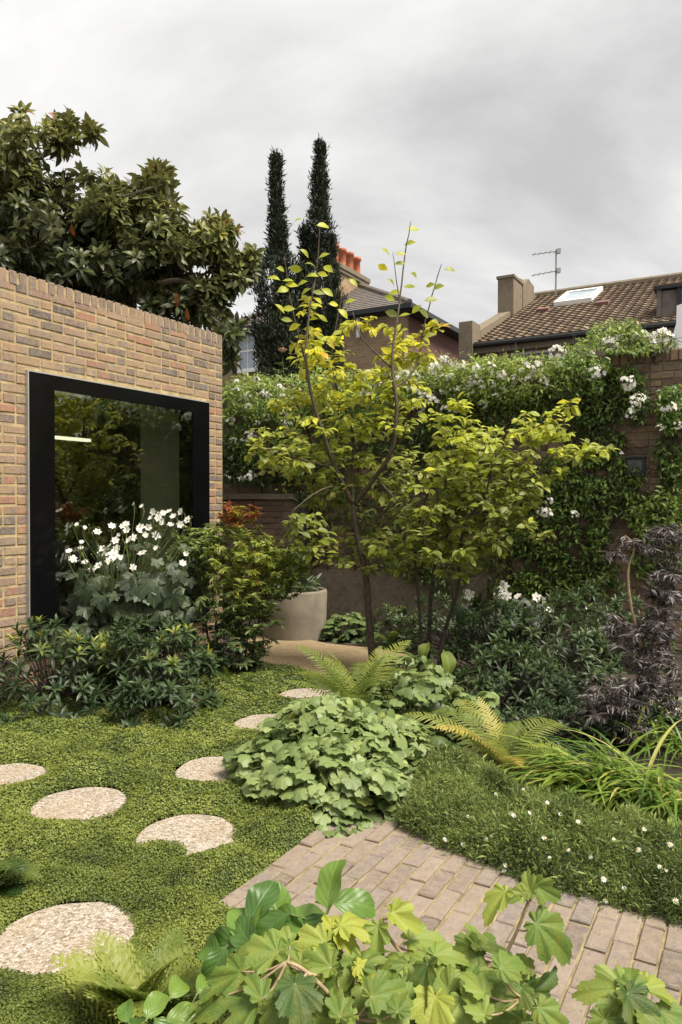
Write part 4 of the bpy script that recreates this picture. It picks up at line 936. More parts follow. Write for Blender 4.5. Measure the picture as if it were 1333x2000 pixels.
tips = np.concatenate([blob(30, 290, 60, 90, MY, 1.2, 60), blob(120, 260, 40, 45, MY, .5, 22), blob(60, 420, 120, 90, MY, 1.3, 110), blob(190, 400, 110, 70, MY, 1.1, 95), blob(300, 400, 60, 70, MY, .9, 55),
                       blob(300, 480, 110, 70, MY - .2, 1.0, 90), blob(400, 470, 60, 50, MY - .3, .7, 45), blob(440, 450, 24, 30, MY - .3, .4, 14), blob(455, 520, 40, 40, MY - .3, .5, 28), blob(410, 580, 55, 50, MY - .5, .6, 46),
                       blob(150, 520, 150, 60, MY - .3, 1.0, 100), blob(330, 590, 60, 30, MY - .5, .5, 26), blob(448, 650, 16, 36, 9.9, .3, 10), blob(452, 690, 10, 18, 9.8, .2, 3), blob(20, 470, 60, 80, MY - .5, .8, 40), blob(90, 560, 110, 60, MY, .8, 70), blob(-60, 380, 70, 140, MY, 1.0, 60),
                       blob(60, 500, 110, 70, MY + .3, .8, 70), blob(260, 500, 150, 70, MY + .3, .7, 80), blob(220, 560, 130, 40, MY - .2, .6, 40), blob(40, 340, 90, 90, MY, .9, 50), blob(180, 250, 14, 12, MY, .2, 4), blob(320, 335, 30, 14, MY, .4, 9), blob(490, 495, 14, 12, MY - .3, .2, 4)])
tw = grow(limbs, tips); limbs_obj(mg, limbs, M['bark'], 'trunk', 9); twigs_obj(mg, tw, M['bark_dark'], 0.016, 0.005)
ends = np.array([P[-1] for P in tw]); ax = unit(np.array([unit(P[-1] - P[-2]) for P in tw]) + Z * 0.8)
lv = Leaves(T_MAG, M['magnolia_leaf'])
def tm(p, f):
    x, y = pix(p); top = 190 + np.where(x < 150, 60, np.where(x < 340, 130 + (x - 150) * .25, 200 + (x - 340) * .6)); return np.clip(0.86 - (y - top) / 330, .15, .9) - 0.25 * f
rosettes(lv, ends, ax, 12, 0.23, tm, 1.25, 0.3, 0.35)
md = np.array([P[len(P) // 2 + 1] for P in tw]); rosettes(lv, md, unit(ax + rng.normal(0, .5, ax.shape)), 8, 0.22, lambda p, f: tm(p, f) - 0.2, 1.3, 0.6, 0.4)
lv.add(np.array([at(365 + 0, 600, 10), at(140, 435, 10.3), at(222, 405, 10.3), at(10, 350, 10.4), at(8, 365, 10.4), at(345, 570, 10.0)]), np.array([0, 0.1, -1.0]), np.array([0, -1, .2]), 0.2, 0.99)
lv.build(mg, 300)

# ---------------------------------------------------------------- cypress pair
def cypress(label, px0, ytop, wpx, Y, lean, seed, forks):
    base = at(px0, 1000, Y); base[2] = 0; t = thing('cypress_tree', label, 'tree', base, 'cypress trees')
    topz = at(px0, ytop, Y)[2]; wd = wpx / FPX * Y / 2
    mb = MB(); mb.tube([base, base + Z * topz * 0.5, base + Z * topz * 0.93 + np.array([lean, 0, 0])], [.14, .08, .015], 8); mb.build('trunk', M['bark_dark'], t, True)
    lv = Leaves(T_NEEDLE, M['cypress']); cl = MB(); P = []; A = []
    cols = [(0, topz, 1.0)] + forks
    for (dx, tz, s) in cols:
        n = int(2300 * s); f = rng.random(n) ** 1.1; h = 1.5 + (tz - 1.5) * f; prof = np.minimum(1, (1 - f) * 2.0 + 0.01) ** 1.0 * (0.72 + 0.28 * np.sin(np.pi * np.minimum(1, f * 1.25))); lump = 0.5 + 0.95 * vnoise(h * 1.9 + dx * 9, np.full(n, seed + dx)); a = rng.random(n) * 6.283; lump2 = 0.45 + 1.1 * vnoise(h * 3.0, a * 1.6 + seed)
        r_ = wd * s * prof * lump * lump2 * (0.45 + 0.55 * rng.random(n) ** 0.5); off = lean * f + dx
        c = np.stack([base[0] + off + r_ * np.cos(a), base[1] + r_ * np.sin(a), h], 1); P.append(c); A.append(unit(np.stack([np.cos(a) * .5, np.sin(a) * .5, np.full(n, 1.3)], 1) + rng.normal(0, .28, (n, 3))))
    P = np.concatenate(P); A = np.concatenate(A)
    for k in range(12):
        lv.add(P + rng.normal(0, .05, P.shape), unit(A + rng.normal(0, .35, A.shape)), rand_dirs(len(P)), rng.uniform(.06, .15, len(P)), 0.35 + rng.normal(0, .22, len(P)))
    lv.build(t, 0, stuff='crown')
cypress('dark slender cypress tree beside the sash window of the brick house', 545, 306, 104, 16.0, -0.05, 3, [(0.12, at(572, 440, 16)[2], .55)])
cypress('tallest dark cypress tree standing against the chimney pots', 622, 282, 112, 16.3, 0.04, 8, [(-0.32, at(590, 435, 16)[2], .6), (0.26, at(655, 455, 16)[2], .4)])

# ---------------------------------------------------------------- climbers on the wall
T_FL = [flower_mesh('star', 5, 0.62, 0.25, 0.10, [M['petal'], M['pollen']], i, 2) for i in range(2)]
def cluster_mesh(seed, n=13, sp=1.0):
    r_ = np.random.default_rng(seed); mb = MB(); src = [strip_leaf(0.62, 2, 0.15, 0.3, 0.0, peak=0.6, seed=i) for i in range(2)]
    for k in range(n):
        c = unit(r_.normal(size=3) + np.array([0, -0.5, 0.3])) * r_.uniform(.5, 1.0) * np.array([1, .8, .7]) * sp; nn = unit(c + np.array([0, -0.4, .2]) + r_.normal(0, .25, 3)); x = unit(np.cross(nn, r_.normal(size=3))); y = np.cross(nn, x)
        for q_ in range(5):
            a = 1.2566 * q_ + k; d = np.cos(a) * x + np.sin(a) * y + nn * 0.25; B = basis(d[None], nn[None])[0]; v, f, _ = src[q_ % 2]; mb.add(c + (v * 0.30) @ B.T, f, 0)
        mb.add([np.array([.02, 0, 0]), np.array([-.02, 0, 0]), c + x * .012, c - x * .012], [[0, 1, 3, 2]], 2)
        mb.add([c + nn * .05 + x * .05, c + nn * .05 - x * .05 + y * .05, c + nn * .05 - y * .06, c + nn * .16], [[0, 1, 3], [1, 2, 3], [2, 0, 3]], 1)
    return mesh('flower_cluster', np.concatenate(mb.V), mb.F, [M['petal'], M['pollen'], M['stem_green']], True, mi=mb.M)
CL = [cluster_mesh(i) for i in range(5)]
def wall_pt(px, py, off): return plane_hit(px, py, W(GU - off, 0), Uv)
def climber(name, label, blobs, flowers, size, tintf, single=250, temps=T_CLIMB, stems=(), cat='climber', fl=0.085):
    p0 = wall_pt(np.mean([b_[0] for b_ in blobs]), 1150, 0.06); p0[2] = 0.0; t = thing(name, label, cat, p0)
    lv = Leaves(temps, M['climber_leaf']); nodes = []
    for (cx, cy, rx, ry, n, thick) in blobs:
        a = rng.random(n) * 6.283; r_ = rng.random(n) ** 0.5; ex = cx + np.cos(a) * r_ * rx; ey = cy + np.sin(a) * r_ * ry; k = fbm(ex / 26 + 5, ey / 22, 2) > 0.24; ex, ey = ex[k], ey[k]
        off = 0.03 + thick * rng.random(len(ex)) ** 1.3; P = np.array([wall_pt(x, y, o_) for x, y, o_ in zip(ex, ey, off)])
        over = P[:, 2] > GH + 0.02; P[over] += Uv * rng.uniform(0, .45, (over.sum(), 1)); nodes.append(P[:: max(1, len(P) // 40)])
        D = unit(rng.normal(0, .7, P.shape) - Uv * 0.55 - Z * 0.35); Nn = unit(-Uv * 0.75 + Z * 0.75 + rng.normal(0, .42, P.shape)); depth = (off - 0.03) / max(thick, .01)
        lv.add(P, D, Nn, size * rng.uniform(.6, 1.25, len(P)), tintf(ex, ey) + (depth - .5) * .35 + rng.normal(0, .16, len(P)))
    nodes = np.concatenate(nodes); sm = MB(); 
    for s in stems: S = smooth_path(np.array([wall_pt(x, y, .04) for x, y in s]), 4); sm.tube(S, np.linspace(.016, .006, len(S)), 5)
    base = np.array([wall_pt(s[0][0], s[0][1], .04) for s in stems]) if len(stems) else np.array([p0])
    for q_ in nodes:
        for d_ in range(1): e_ = q_ + unit(rng.normal(0, 1, 3) - Z * .6) * rng.uniform(.12, .3); sm.tube([q_, (q_ + e_) / 2 + rng.normal(0, .02, 3), e_], [.004, .003, .002], 4)
    o = sm.build('stems', M['bark_dark'], t, True); o['kind'] = 'stuff'
    lv.build(t, single)
    for (x, y, s) in flowers:
        o = bpy.data.objects.new('flower_cluster', CL[rng.integers(0, 5)]); COL.objects.link(o); o.parent = t
        P = wall_pt(x, y, 0.40 if y > 700 else 0.22); 
        if P[2] > GH + .1: P = P + Uv * .1
        o.location = P - wloc(t); o.scale = (s * fl,) * 3; o.rotation_euler = (rng.uniform(-.4, .4), rng.uniform(-.6, .6), rng.uniform(-.6, .6))
def scat(x0, x1, y0, y1, n, lo=.7, hi=1.2): return [(rng.uniform(x0, x1), rng.uniform(y0, y1), rng.uniform(lo, hi)) for _ in range(n)]
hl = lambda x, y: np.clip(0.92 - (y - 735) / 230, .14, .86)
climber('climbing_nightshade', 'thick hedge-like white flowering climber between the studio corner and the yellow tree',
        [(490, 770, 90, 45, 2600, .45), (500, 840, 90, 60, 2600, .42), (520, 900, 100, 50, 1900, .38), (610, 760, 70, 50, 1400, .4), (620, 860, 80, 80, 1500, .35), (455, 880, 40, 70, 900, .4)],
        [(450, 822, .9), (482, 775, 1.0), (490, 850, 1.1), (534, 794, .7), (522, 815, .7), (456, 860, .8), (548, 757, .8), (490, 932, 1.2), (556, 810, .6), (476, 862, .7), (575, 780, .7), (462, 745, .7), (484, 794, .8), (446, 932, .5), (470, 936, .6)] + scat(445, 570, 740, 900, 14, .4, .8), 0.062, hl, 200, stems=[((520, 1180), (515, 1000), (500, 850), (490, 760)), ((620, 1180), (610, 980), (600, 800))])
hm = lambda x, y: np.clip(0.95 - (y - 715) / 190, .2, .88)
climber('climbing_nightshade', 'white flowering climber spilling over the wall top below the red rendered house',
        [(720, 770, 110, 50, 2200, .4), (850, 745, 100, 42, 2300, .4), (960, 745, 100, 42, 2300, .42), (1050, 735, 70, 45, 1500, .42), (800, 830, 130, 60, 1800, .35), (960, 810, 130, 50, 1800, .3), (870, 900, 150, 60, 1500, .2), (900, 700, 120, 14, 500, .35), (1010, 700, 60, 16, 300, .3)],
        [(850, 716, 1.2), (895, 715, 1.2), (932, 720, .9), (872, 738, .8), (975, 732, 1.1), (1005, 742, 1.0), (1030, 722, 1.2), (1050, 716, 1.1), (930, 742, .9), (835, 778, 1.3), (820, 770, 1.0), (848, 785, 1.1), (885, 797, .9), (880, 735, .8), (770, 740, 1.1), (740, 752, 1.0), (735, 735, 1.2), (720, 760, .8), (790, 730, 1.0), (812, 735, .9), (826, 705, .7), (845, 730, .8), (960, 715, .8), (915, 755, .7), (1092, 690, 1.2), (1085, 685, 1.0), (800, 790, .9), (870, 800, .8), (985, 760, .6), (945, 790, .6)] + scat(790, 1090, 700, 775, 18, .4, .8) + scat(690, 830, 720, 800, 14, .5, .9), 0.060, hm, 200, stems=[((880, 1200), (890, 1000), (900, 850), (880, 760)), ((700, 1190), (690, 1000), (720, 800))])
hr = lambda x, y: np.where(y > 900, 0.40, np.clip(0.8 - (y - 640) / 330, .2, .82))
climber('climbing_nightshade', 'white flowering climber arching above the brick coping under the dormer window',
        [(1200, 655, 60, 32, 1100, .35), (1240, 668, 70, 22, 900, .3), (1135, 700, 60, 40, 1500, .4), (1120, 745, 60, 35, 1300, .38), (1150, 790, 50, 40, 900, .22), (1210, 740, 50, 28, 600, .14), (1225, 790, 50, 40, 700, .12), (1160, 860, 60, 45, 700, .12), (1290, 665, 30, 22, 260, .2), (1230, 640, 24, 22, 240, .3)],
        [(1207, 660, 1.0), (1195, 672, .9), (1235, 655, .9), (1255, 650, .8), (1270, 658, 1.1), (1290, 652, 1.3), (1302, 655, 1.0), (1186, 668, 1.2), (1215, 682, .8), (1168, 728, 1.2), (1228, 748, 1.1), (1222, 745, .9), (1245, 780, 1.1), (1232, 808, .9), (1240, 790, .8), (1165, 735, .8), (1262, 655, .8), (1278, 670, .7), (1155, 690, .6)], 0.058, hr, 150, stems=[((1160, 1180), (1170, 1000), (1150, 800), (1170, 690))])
hd = lambda x, y: 0.42 + 0 * x
climber('wall_jasmine', 'dark leafy evergreen climber covering the lower garden wall behind the purple shrub',
        [(1100, 950, 90, 60, 1700, .2), (1080, 1040, 110, 60, 1700, .18), (1180, 930, 80, 40, 800, .12), (1120, 1110, 80, 40, 700, .14), (1010, 1090, 70, 40, 500, .14), (980, 1000, 80, 60, 900, .2), (1160, 1010, 40, 80, 700, .15), (870, 1110, 50, 60, 500, .2), (820, 1100, 60, 40, 400, .15), (620, 940, 80, 50, 650, .3), (720, 990, 100, 60, 700, .2), (790, 1060, 90, 50, 500, .15), (930, 930, 90, 50, 600, .2), (620, 1040, 30, 60, 160, .12)],
        [(1070, 1003, 1.0), (1122, 1004, .7), (1062, 1000, .8), (1215, 885, .3), (1074, 978, .6)], 0.062, hd, 200, stems=[((1100, 1200), (1090, 1080), (1100, 930)), ((985, 1200), (1000, 1080), (980, 960)), ((650, 1215), (655, 1150), (640, 1110), (650, 1060))])
climber('wall_jasmine', 'bright green leafy climber around the small wall lamp',
        [(1318, 800, 40, 50, 900, .25), (1320, 890, 40, 60, 700, .2), (1290, 1010, 60, 50, 1100, .25), (1320, 960, 30, 60, 500, .2), (1230, 985, 40, 25, 300, .12), (1190, 860, 30, 16, 160, .1), (1185, 1140, 24, 70, 360, .1), (1080, 1140, 90, 40, 800, .15), (1010, 1150, 60, 30, 400, .15), (1290, 1090, 60, 50, 500, .15)],
        [(1306, 798, 1.0), (1325, 830, .6), (1290, 835, .5)], 0.066, lambda x, y: np.where(y > 940, .58, .45), 200, stems=[((1320, 1180), (1315, 1000), (1320, 800)), ((1290, 1180), (1280, 1000))])

# pale rose by the cypress
rp0 = at(556, 1150, 11.0); rp0[2] = 0; ro = thing('rose_bush', 'tall rose stem with one pale peach bloom in front of the cypress', 'rose', rp0)
lim = [(np.array([rp0, *pxl([(560, 900, 11), (556, 760, 11), (552, 695, 11)])]), [.015, .010, .006, .004])]
tw = grow(lim, blob(560, 740, 34, 40, 11, .2, 22)); limbs_obj(ro, lim, M['stem_green'], 'stem', 5); twigs_obj(ro, tw, M['stem_green'], .005, .002)
lv = Leaves(T_CLIMB, M['climber_leaf']); twig_leaves(lv, tw, 7, .07, lambda p: np.full(len(p), .3)); lv.build(ro, 40)
for (x, y, s) in ((552, 688, .10), (567, 692, .035)):
    mb = MB(); c = at(x, y, 10.95)
    for ring, (n, rr, cu) in enumerate(((5, 1.0, .3), (5, .75, .8), (4, .45, 1.2))):
        for k in range(n):
            a = 6.283 * k / n + ring; v, f, _ = strip_leaf(0.95, 3, .2, -.5, .1, peak=.6, seed=k); v = v * rr; vy = v[:, 1] * math.cos(cu) - v[:, 2] * math.sin(cu); vz = v[:, 1] * math.sin(cu) + v[:, 2] * math.cos(cu); mb.add(c + s * np.stack([v[:, 0] * math.cos(a) - vy * math.sin(a), v[:, 0] * math.sin(a) + vy * math.cos(a), vz], 1), f)
    mb.build('rose_bloom', M['petal_rose'], ro, True)

# ---------------------------------------------------------------- multi-stem yellow trees
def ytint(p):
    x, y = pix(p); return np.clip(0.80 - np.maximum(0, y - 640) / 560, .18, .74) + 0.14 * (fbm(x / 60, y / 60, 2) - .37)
TB = gnd(731, 1318); D1 = TB[1]
yt = thing('small_garden_tree', 'slender single-trunk garden tree with yellowing oval leaves and tall top shoots', 'tree', TB, 'yellow leaved garden trees')
limbs = [(pxl([(731, 1322), (722, 1220), (714, 1120), (697, 1040), (690, 985)], D1), [.036, .031, .028, .025, .023]),
         (pxl([(690, 985, D1), (655, 915, D1 - .12), (625, 830, D1 - .25), (604, 750, D1 - .3), (598, 690, D1 - .25), (606, 600, D1 - .15), (620, 520, D1), (624, 440, D1)]), [.022, .019, .017, .014, .011, .008, .005, .003]),
         (pxl([(690, 985, D1), (688, 910, D1 + .15), (688, 840, D1 + .2), (655, 745, D1 + .2), (650, 680, D1 + .2), (672, 560, D1 + .2)]), [.016, .014, .012, .010, .007, .003]),
         (pxl([(692, 985, D1), (735, 930, D1 - .15), (765, 880, D1 - .3), (775, 800, D1 - .35), (768, 735, D1 - .35), (768, 680, D1 - .3), (781, 590, D1 - .2), (790, 510, D1 - .1), (803, 432, D1 - .1)]), [.022, .020, .018, .015, .013, .011, .008, .006, .003]),
         (pxl([(768, 760, D1 - .3), (800, 735, D1 - .2), (818, 700, D1 - .1), (828, 640, D1), (848, 565, D1), (863, 515, D1)]), [.011, .009, .008, .006, .005, .003]),
         (pxl([(768, 720, D1 - .3), (735, 690, D1 - .35), (705, 655, D1 - .35), (690, 610, D1 - .3)]), [.009, .007, .005, .003]),
         (pxl([(600, 720, D1 - .2), (580, 640, D1 - .1), (565, 570, D1 - .05), (556, 500, D1 - .05)]), [.009, .007, .005, .003]),
         (pxl([(781, 590, D1 - .2), (774, 540, D1 - .15), (768, 492, D1 - .15)]), [.006, .004, .002]),
         (pxl([(655, 915, D1), (600, 900, D1 - .3), (540, 885, D1 - .45), (488, 868, D1 - .5)]), [.010, .008, .005, .003]),
         (pxl([(670, 945, D1), (620, 960, D1 - .4), (570, 1000, D1 - .6)]), [.008, .006, .003]),
         (pxl([(735, 930, D1), (760, 960, D1 - .4), (790, 990, D1 - .6)]), [.008, .006, .003])]
tips = np.concatenate([blob(640, 820, 100, 110, D1 + .1, .55, 56), blob(560, 870, 75, 55, D1 - .2, .4, 26), blob(505, 868, 26, 18, D1 - .4, .15, 6), blob(705, 740, 95, 80, D1, .5, 42), blob(640, 690, 70, 70, D1, .45, 30), blob(775, 800, 80, 85, D1, .5, 40), blob(630, 930, 110, 70, D1 + .25, .5, 46), blob(780, 930, 80, 70, D1 + .2, .45, 36), blob(600, 1030, 55, 35, D1 - .4, .3, 16), blob(740, 1040, 85, 50, D1 + .3, .4, 24), blob(700, 640, 50, 30, D1 - .1, .25, 10), blob(790, 670, 40, 60, D1, .3, 16), blob(570, 1070, 14, 14, D1 - .4, .1, 3), blob(850, 640, 20, 20, D1, .1, 3), blob(560, 790, 35, 26, D1 - .2, .2, 7), blob(590, 640, 44, 60, D1, .3, 12), blob(640, 860, 150, 140, D1 + .25, .5, 44), blob(740, 1085, 100, 45, D1 - .1, .5, 34), blob(620, 1075, 60, 45, D1 - .3, .3, 16), blob(530, 900, 50, 50, D1 - .3, .3, 14), blob(770, 700, 70, 60, D1, .4, 22)])
tw = grow(limbs, tips); limbs_obj(yt, limbs, M['bark'], 'trunk', 8); twigs_obj(yt, tw, M['bark_dark'], .006, .0016)
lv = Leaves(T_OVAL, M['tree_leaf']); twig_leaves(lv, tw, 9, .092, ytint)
for (x_, y_) in ((803, 446), (806, 470), (786, 494), (752, 483), (778, 513), (750, 526), (810, 530), (764, 541), (806, 558), (778, 566), (758, 574), (876, 524), (843, 552), (862, 556), (826, 600), (851, 622), (816, 592), (836, 585),
                 (584, 425), (626, 437), (593, 483), (637, 492), (604, 512), (572, 519), (628, 530), (606, 538), (594, 546), (643, 530), (576, 556), (600, 560), (627, 572), (549, 568), (597, 578), (690, 540), (688, 582), (548, 520), (560, 545), (545, 590), (570, 600), (612, 592), (635, 560), (615, 620), (556, 620), (580, 630), (628, 612), (540, 545), (600, 640), (650, 590), (668, 600), (678, 640), (795, 610), (772, 615), (790, 640), (765, 640), (845, 650), (830, 670)):
    sg = rng.choice([-1, 1]); lv.add(at(x_ - sg * 9, y_ + 3, D1 - .1 + rng.normal(0, .04)), unit(np.array([sg, rng.normal(0, .3), rng.normal(0, .35)])), unit(np.array([rng.normal(0, .3), -.9, .6 + rng.normal(0, .3)])), rng.uniform(.10, .135), .50 + rng.normal(0, .16))  # duller tint paints these top leaves as backlit against the sky
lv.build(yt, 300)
D2 = gnd(840, 1335)[1]
y2 = thing('small_garden_tree', 'bushy multi-stemmed garden tree with yellow-green leaves and a long arm toward the wall lamp', 'tree', gnd(840, 1335), 'yellow leaved garden trees')
limbs = [(pxl([(815, 1335), (822, 1240), (815, 1140), (812, 1080), (830, 980), (880, 890), (900, 810)], D2), [.016, .014, .012, .011, .009, .006, .003]),
         (pxl([(835, 1338, D2 + .1), (838, 1250, D2 + .1), (842, 1170, D2 + .1), (852, 1100, D2 + .1), (890, 1010, D2), (930, 930, D2), (950, 860, D2)]), [.020, .018, .016, .013, .010, .007, .003]),
         (pxl([(850, 1338, D2 - .1), (870, 1230, D2 - .1), (895, 1150, D2 - .1), (905, 1040, D2 - .15), (950, 970, D2 - .2), (1040, 930, D2 - .3), (1120, 900, D2 - .35), (1195, 866, D2 - .4)]), [.018, .016, .014, .012, .010, .008, .005, .002]),
         (pxl([(950, 970, D2 - .2), (970, 890, D2 - .2), (1020, 850, D2 - .2), (1080, 815, D2 - .25), (1138, 775, D2 - .25)]), [.009, .007, .005, .004, .002]),
         (pxl([(870, 1230, D2 - .1), (885, 1170, D2 - .3), (870, 1110, D2 - .4), (830, 1060, D2 - .5)]), [.009, .007, .005, .002]),
         (pxl([(905, 1040, D2 - .15), (970, 1040, D2 - .35), (1040, 1060, D2 - .45)]), [.007, .005, .002])]
tips = np.concatenate([blob(900, 930, 100, 75, D2, .5, 52), blob(960, 870, 95, 60, D2 - .1, .5, 40), blob(880, 850, 70, 60, D2, .4, 26), blob(1060, 830, 75, 35, D2 - .2, .3, 24), blob(1130, 885, 70, 20, D2 - .35, .2, 16), blob(880, 1010, 110, 60, D2 - .1, .55, 50), blob(985, 985, 80, 60, D2 - .25, .4, 36), blob(820, 1075, 70, 35, D2 - .1, .5, 24), blob(960, 1060, 60, 35, D2 - .3, .3, 16), blob(1115, 790, 28, 16, D2 - .25, .1, 6), blob(1060, 930, 60, 30, D2 - .3, .25, 14), blob(900, 790, 30, 20, D2, .2, 6), blob(1050, 1030, 26, 24, D2 - .4, .15, 6), blob(930, 940, 150, 110, D2 - .1, .5, 60), blob(900, 1090, 90, 40, D2 - .2, .4, 30), blob(830, 1000, 70, 70, D2, .5, 30), blob(1080, 880, 80, 50, D2 - .3, .3, 14)])
tw = grow(limbs, tips); limbs_obj(y2, limbs, M['bark_dark'], 'trunk', 8); twigs_obj(y2, tw, M['bark_dark'], .006, .0016)
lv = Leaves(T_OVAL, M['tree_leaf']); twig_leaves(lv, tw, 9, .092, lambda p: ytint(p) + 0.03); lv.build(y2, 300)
# dead brown catkin-like leaf bunch
# ---------------------------------------------------------------- glossy shrubs
def mound_pts(c, rx, ry, rz, n, low=-0.05, front=0.0):
    a = rand_dirs(n * 3); a = a[(a[:, 2] > low)]; a = a[a[:, 1] < 0.75][:n]; lump = 0.86 + 0.28 * vnoise(a[:, 0] * 3 + c[0] * 5, a[:, 2] * 3 + a[:, 1] * 2 + c[1]); P = np.asarray(c) + a * np.array([rx, ry, rz]) * lump[:, None]; P[:, 2] = np.maximum(P[:, 2], .03); return P, unit(a / np.array([rx, ry, rz]))
def glossy_shrub(label, c, rx, ry, rz, n, size, tint, single, group=None, temps=T_LANCE, mat='glossy_leaf', per=13, name='evergreen_shrub'):
    base = np.array([c[0], c[1], 0]); t = thing(name, label, 'shrub', base, group); P, A = mound_pts(base + np.array([0, 0, 0.02]), rx, ry, rz, n); P2, A2 = mound_pts(base, rx * .75, ry * .75, rz * .78, n // 2)
    tw = [np.array([base + np.array([rng.normal(0, .06), rng.normal(0, .06), .01]), base + (p - base) * .5 + np.array([0, 0, .06 * rz]), p]) for p in np.concatenate([P, P2])]
    twigs_obj(t, tw, M['bark_dark'], .0035, .002, name='stems'); lv = Leaves(temps, M[mat])
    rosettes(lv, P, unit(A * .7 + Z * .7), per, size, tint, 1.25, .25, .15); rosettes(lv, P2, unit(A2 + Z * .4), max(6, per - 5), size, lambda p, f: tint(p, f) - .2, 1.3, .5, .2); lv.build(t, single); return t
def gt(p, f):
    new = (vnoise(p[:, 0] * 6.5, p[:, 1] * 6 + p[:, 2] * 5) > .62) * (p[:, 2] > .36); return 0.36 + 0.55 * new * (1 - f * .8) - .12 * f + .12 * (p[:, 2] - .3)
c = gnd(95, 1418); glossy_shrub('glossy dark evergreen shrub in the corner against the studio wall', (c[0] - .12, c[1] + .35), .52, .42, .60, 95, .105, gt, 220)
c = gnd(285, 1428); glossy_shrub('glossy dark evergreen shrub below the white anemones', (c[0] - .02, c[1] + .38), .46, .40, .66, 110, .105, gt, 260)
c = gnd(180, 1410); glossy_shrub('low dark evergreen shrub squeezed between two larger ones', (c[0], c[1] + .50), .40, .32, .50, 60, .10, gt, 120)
def gr_(p, f): return 0.46 + .1 * (p[:, 2] - .3) - .1 * f
glossy_shrub('dark narrow-leaved evergreen shrub right of the tree stems', at(960, 1300, 6.05)[:2], .40, .38, .74, 90, .095, gr_, 150)
glossy_shrub('dark narrow-leaved evergreen shrub beside the purple shrub', at(1090, 1300, 5.9)[:2], .46, .40, .72, 105, .10, gr_, 180)
glossy_shrub('low dark evergreen shrub behind the yellowing fern', at(1000, 1400, 5.3)[:2], .50, .34, .44, 80, .09, gr_, 120)
glossy_shrub('light green shrub under the wall jasmine', at(1180, 1250, 6.8)[:2], .62, .35, .72, 80, .09, lambda p, f: .5 - .2 * f + 0 * p[:, 0], 80)
glossy_shrub('dark leafy shrub at the foot of the garden wall', at(880, 1230, 7.4)[:2], .55, .32, .55, 70, .09, lambda p, f: .42 - .2 * f + 0 * p[:, 0], 60)

glossy_shrub('pale green leafy shrub at the wall foot behind the single trunk', at(775, 1230, 7.7)[:2], .34, .25, .42, 60, .08, lambda p, f: .68 - .25 * f + 0 * p[:, 0], 40)
glossy_shrub('low shaded plant beneath the purple elder shrub', at(1235, 1480, 4.75)[:2], .55, .25, .28, 70, .075, lambda p, f: .38 - .2 * f + 0 * p[:, 0], 60)
glossy_shrub('low dark plant filling the soil behind the yellowing fern', at(1080, 1490, 4.55)[:2], .45, .22, .24, 60, .07, lambda p, f: .28 - .2 * f + 0 * p[:, 0], 60)
# ---------------------------------------------------------------- japanese anemones
AFL = [flower_mesh('flower', 6, 0.62, 0.18 + .14 * i, 0.15, [M['petal'], M['pollen']], i) for i in range(3)]
def anemone(label, base, leafpts, flowers, Y, fsize, buds=10, lsz=.15):
    t = thing('anemone_plant', label, 'flower', base); sm = MB(); lv = Leaves(T_ANEM, M['anemone_leaf'])
    for (x, y, s) in leafpts:
        dY = rng.uniform(-.22, .22); p = at(x, y, Y + dY); root = base + np.array([rng.normal(0, .08), rng.normal(0, .06), 0]); k = p * .45 + root * .55 + np.array([0, 0, .12]); sm.tube(smooth_path(np.array([root, k, p]), 4), .0035, 4)
        out_ = unit(np.array([p[0] - base[0], p[1] - base[1] - .25, 0]) + rng.normal(0, .25, 3)); D = unit(out_ * .7 - Z * rng.uniform(.2, 1.4)); Nn = unit(Z * .8 + out_ * .7 + rng.normal(0, .25, 3) + np.array([0, -.3, 0])); lv.add(p, D, Nn, lsz * s * rng.uniform(.8, 1.15), 0.45 + rng.normal(0, .22))
    for i, (x, y, s) in enumerate(flowers):
        p = at(x, y, Y + rng.uniform(-.3, .2)); root = base + np.array([rng.normal(0, .08), rng.normal(0, .06), 0]); top = p - Z * .10; k = root * .5 + top * .5 + np.array([(root[0] - top[0]) * .22, 0, .1]); S = smooth_path(np.array([root, k, top, p]), 4); sm.tube(S, np.linspace(.0042, .0018, len(S)), 4)
        o = bpy.data.objects.new('flower', AFL[rng.integers(0, 3)]); COL.objects.link(o); o.parent = t; n_ = unit(np.array([rng.normal(0, .45), -0.75 + rng.normal(0, .3), .55 + rng.normal(0, .25)])); o.matrix_local = face_to(n_, fsize * s, p - base)
        for _ in range(2):
            if rng.random() < buds / 16: e_ = top + np.array([rng.uniform(-.05, .05), rng.uniform(-.04, .04), rng.uniform(.03, .14)]); sm.tube([top, (top + e_) / 2 + rng.normal(0, .006, 3), e_], .0014, 4); sm.lathe(e_, [(.001, -.006), (.007, -.002), (.006, .006), (.001, .010)], 6)
    sm.build('stems', M['stem_green'], t, True); lv.build(t, 300); return t
fl = [(rng.uniform(150, 375), rng.uniform(1000, 1110), rng.uniform(.5, 1.)) for _ in range(16)] + [(190, 1040, 1.), (218, 1028, .9), (248, 1036, 1.), (225, 1056, 1.), (252, 1056, 1.), (240, 1028, .8), (275, 1030, 1.), (290, 1032, 1.), (305, 1046, 1.1), (300, 1000, .9), (312, 1006, .9), (296, 1013, .9), (330, 1000, 1.), (355, 1000, .9), (352, 1024, .9), (320, 1020, 1.), (318, 1003, .8), (136, 1078, .9), (142, 1092, 1.1), (158, 1072, .8), (166, 1098, 1.), (205, 1080, 1.2), (222, 1084, 1.3), (236, 1092, 1.2), (212, 1096, 1.1), (246, 1090, 1.), (192, 1105, 1.), (180, 1112, .9), (278, 1080, 1.1), (262, 984, .6), (278, 990, .7), (200, 1072, .9), (228, 1072, 1.), (166, 1030, .5), (150, 1024, .5), (260, 1108, .8), (340, 1010, .9), (308, 1012, .9), (283, 1046, .9), (215, 1066, .8)]
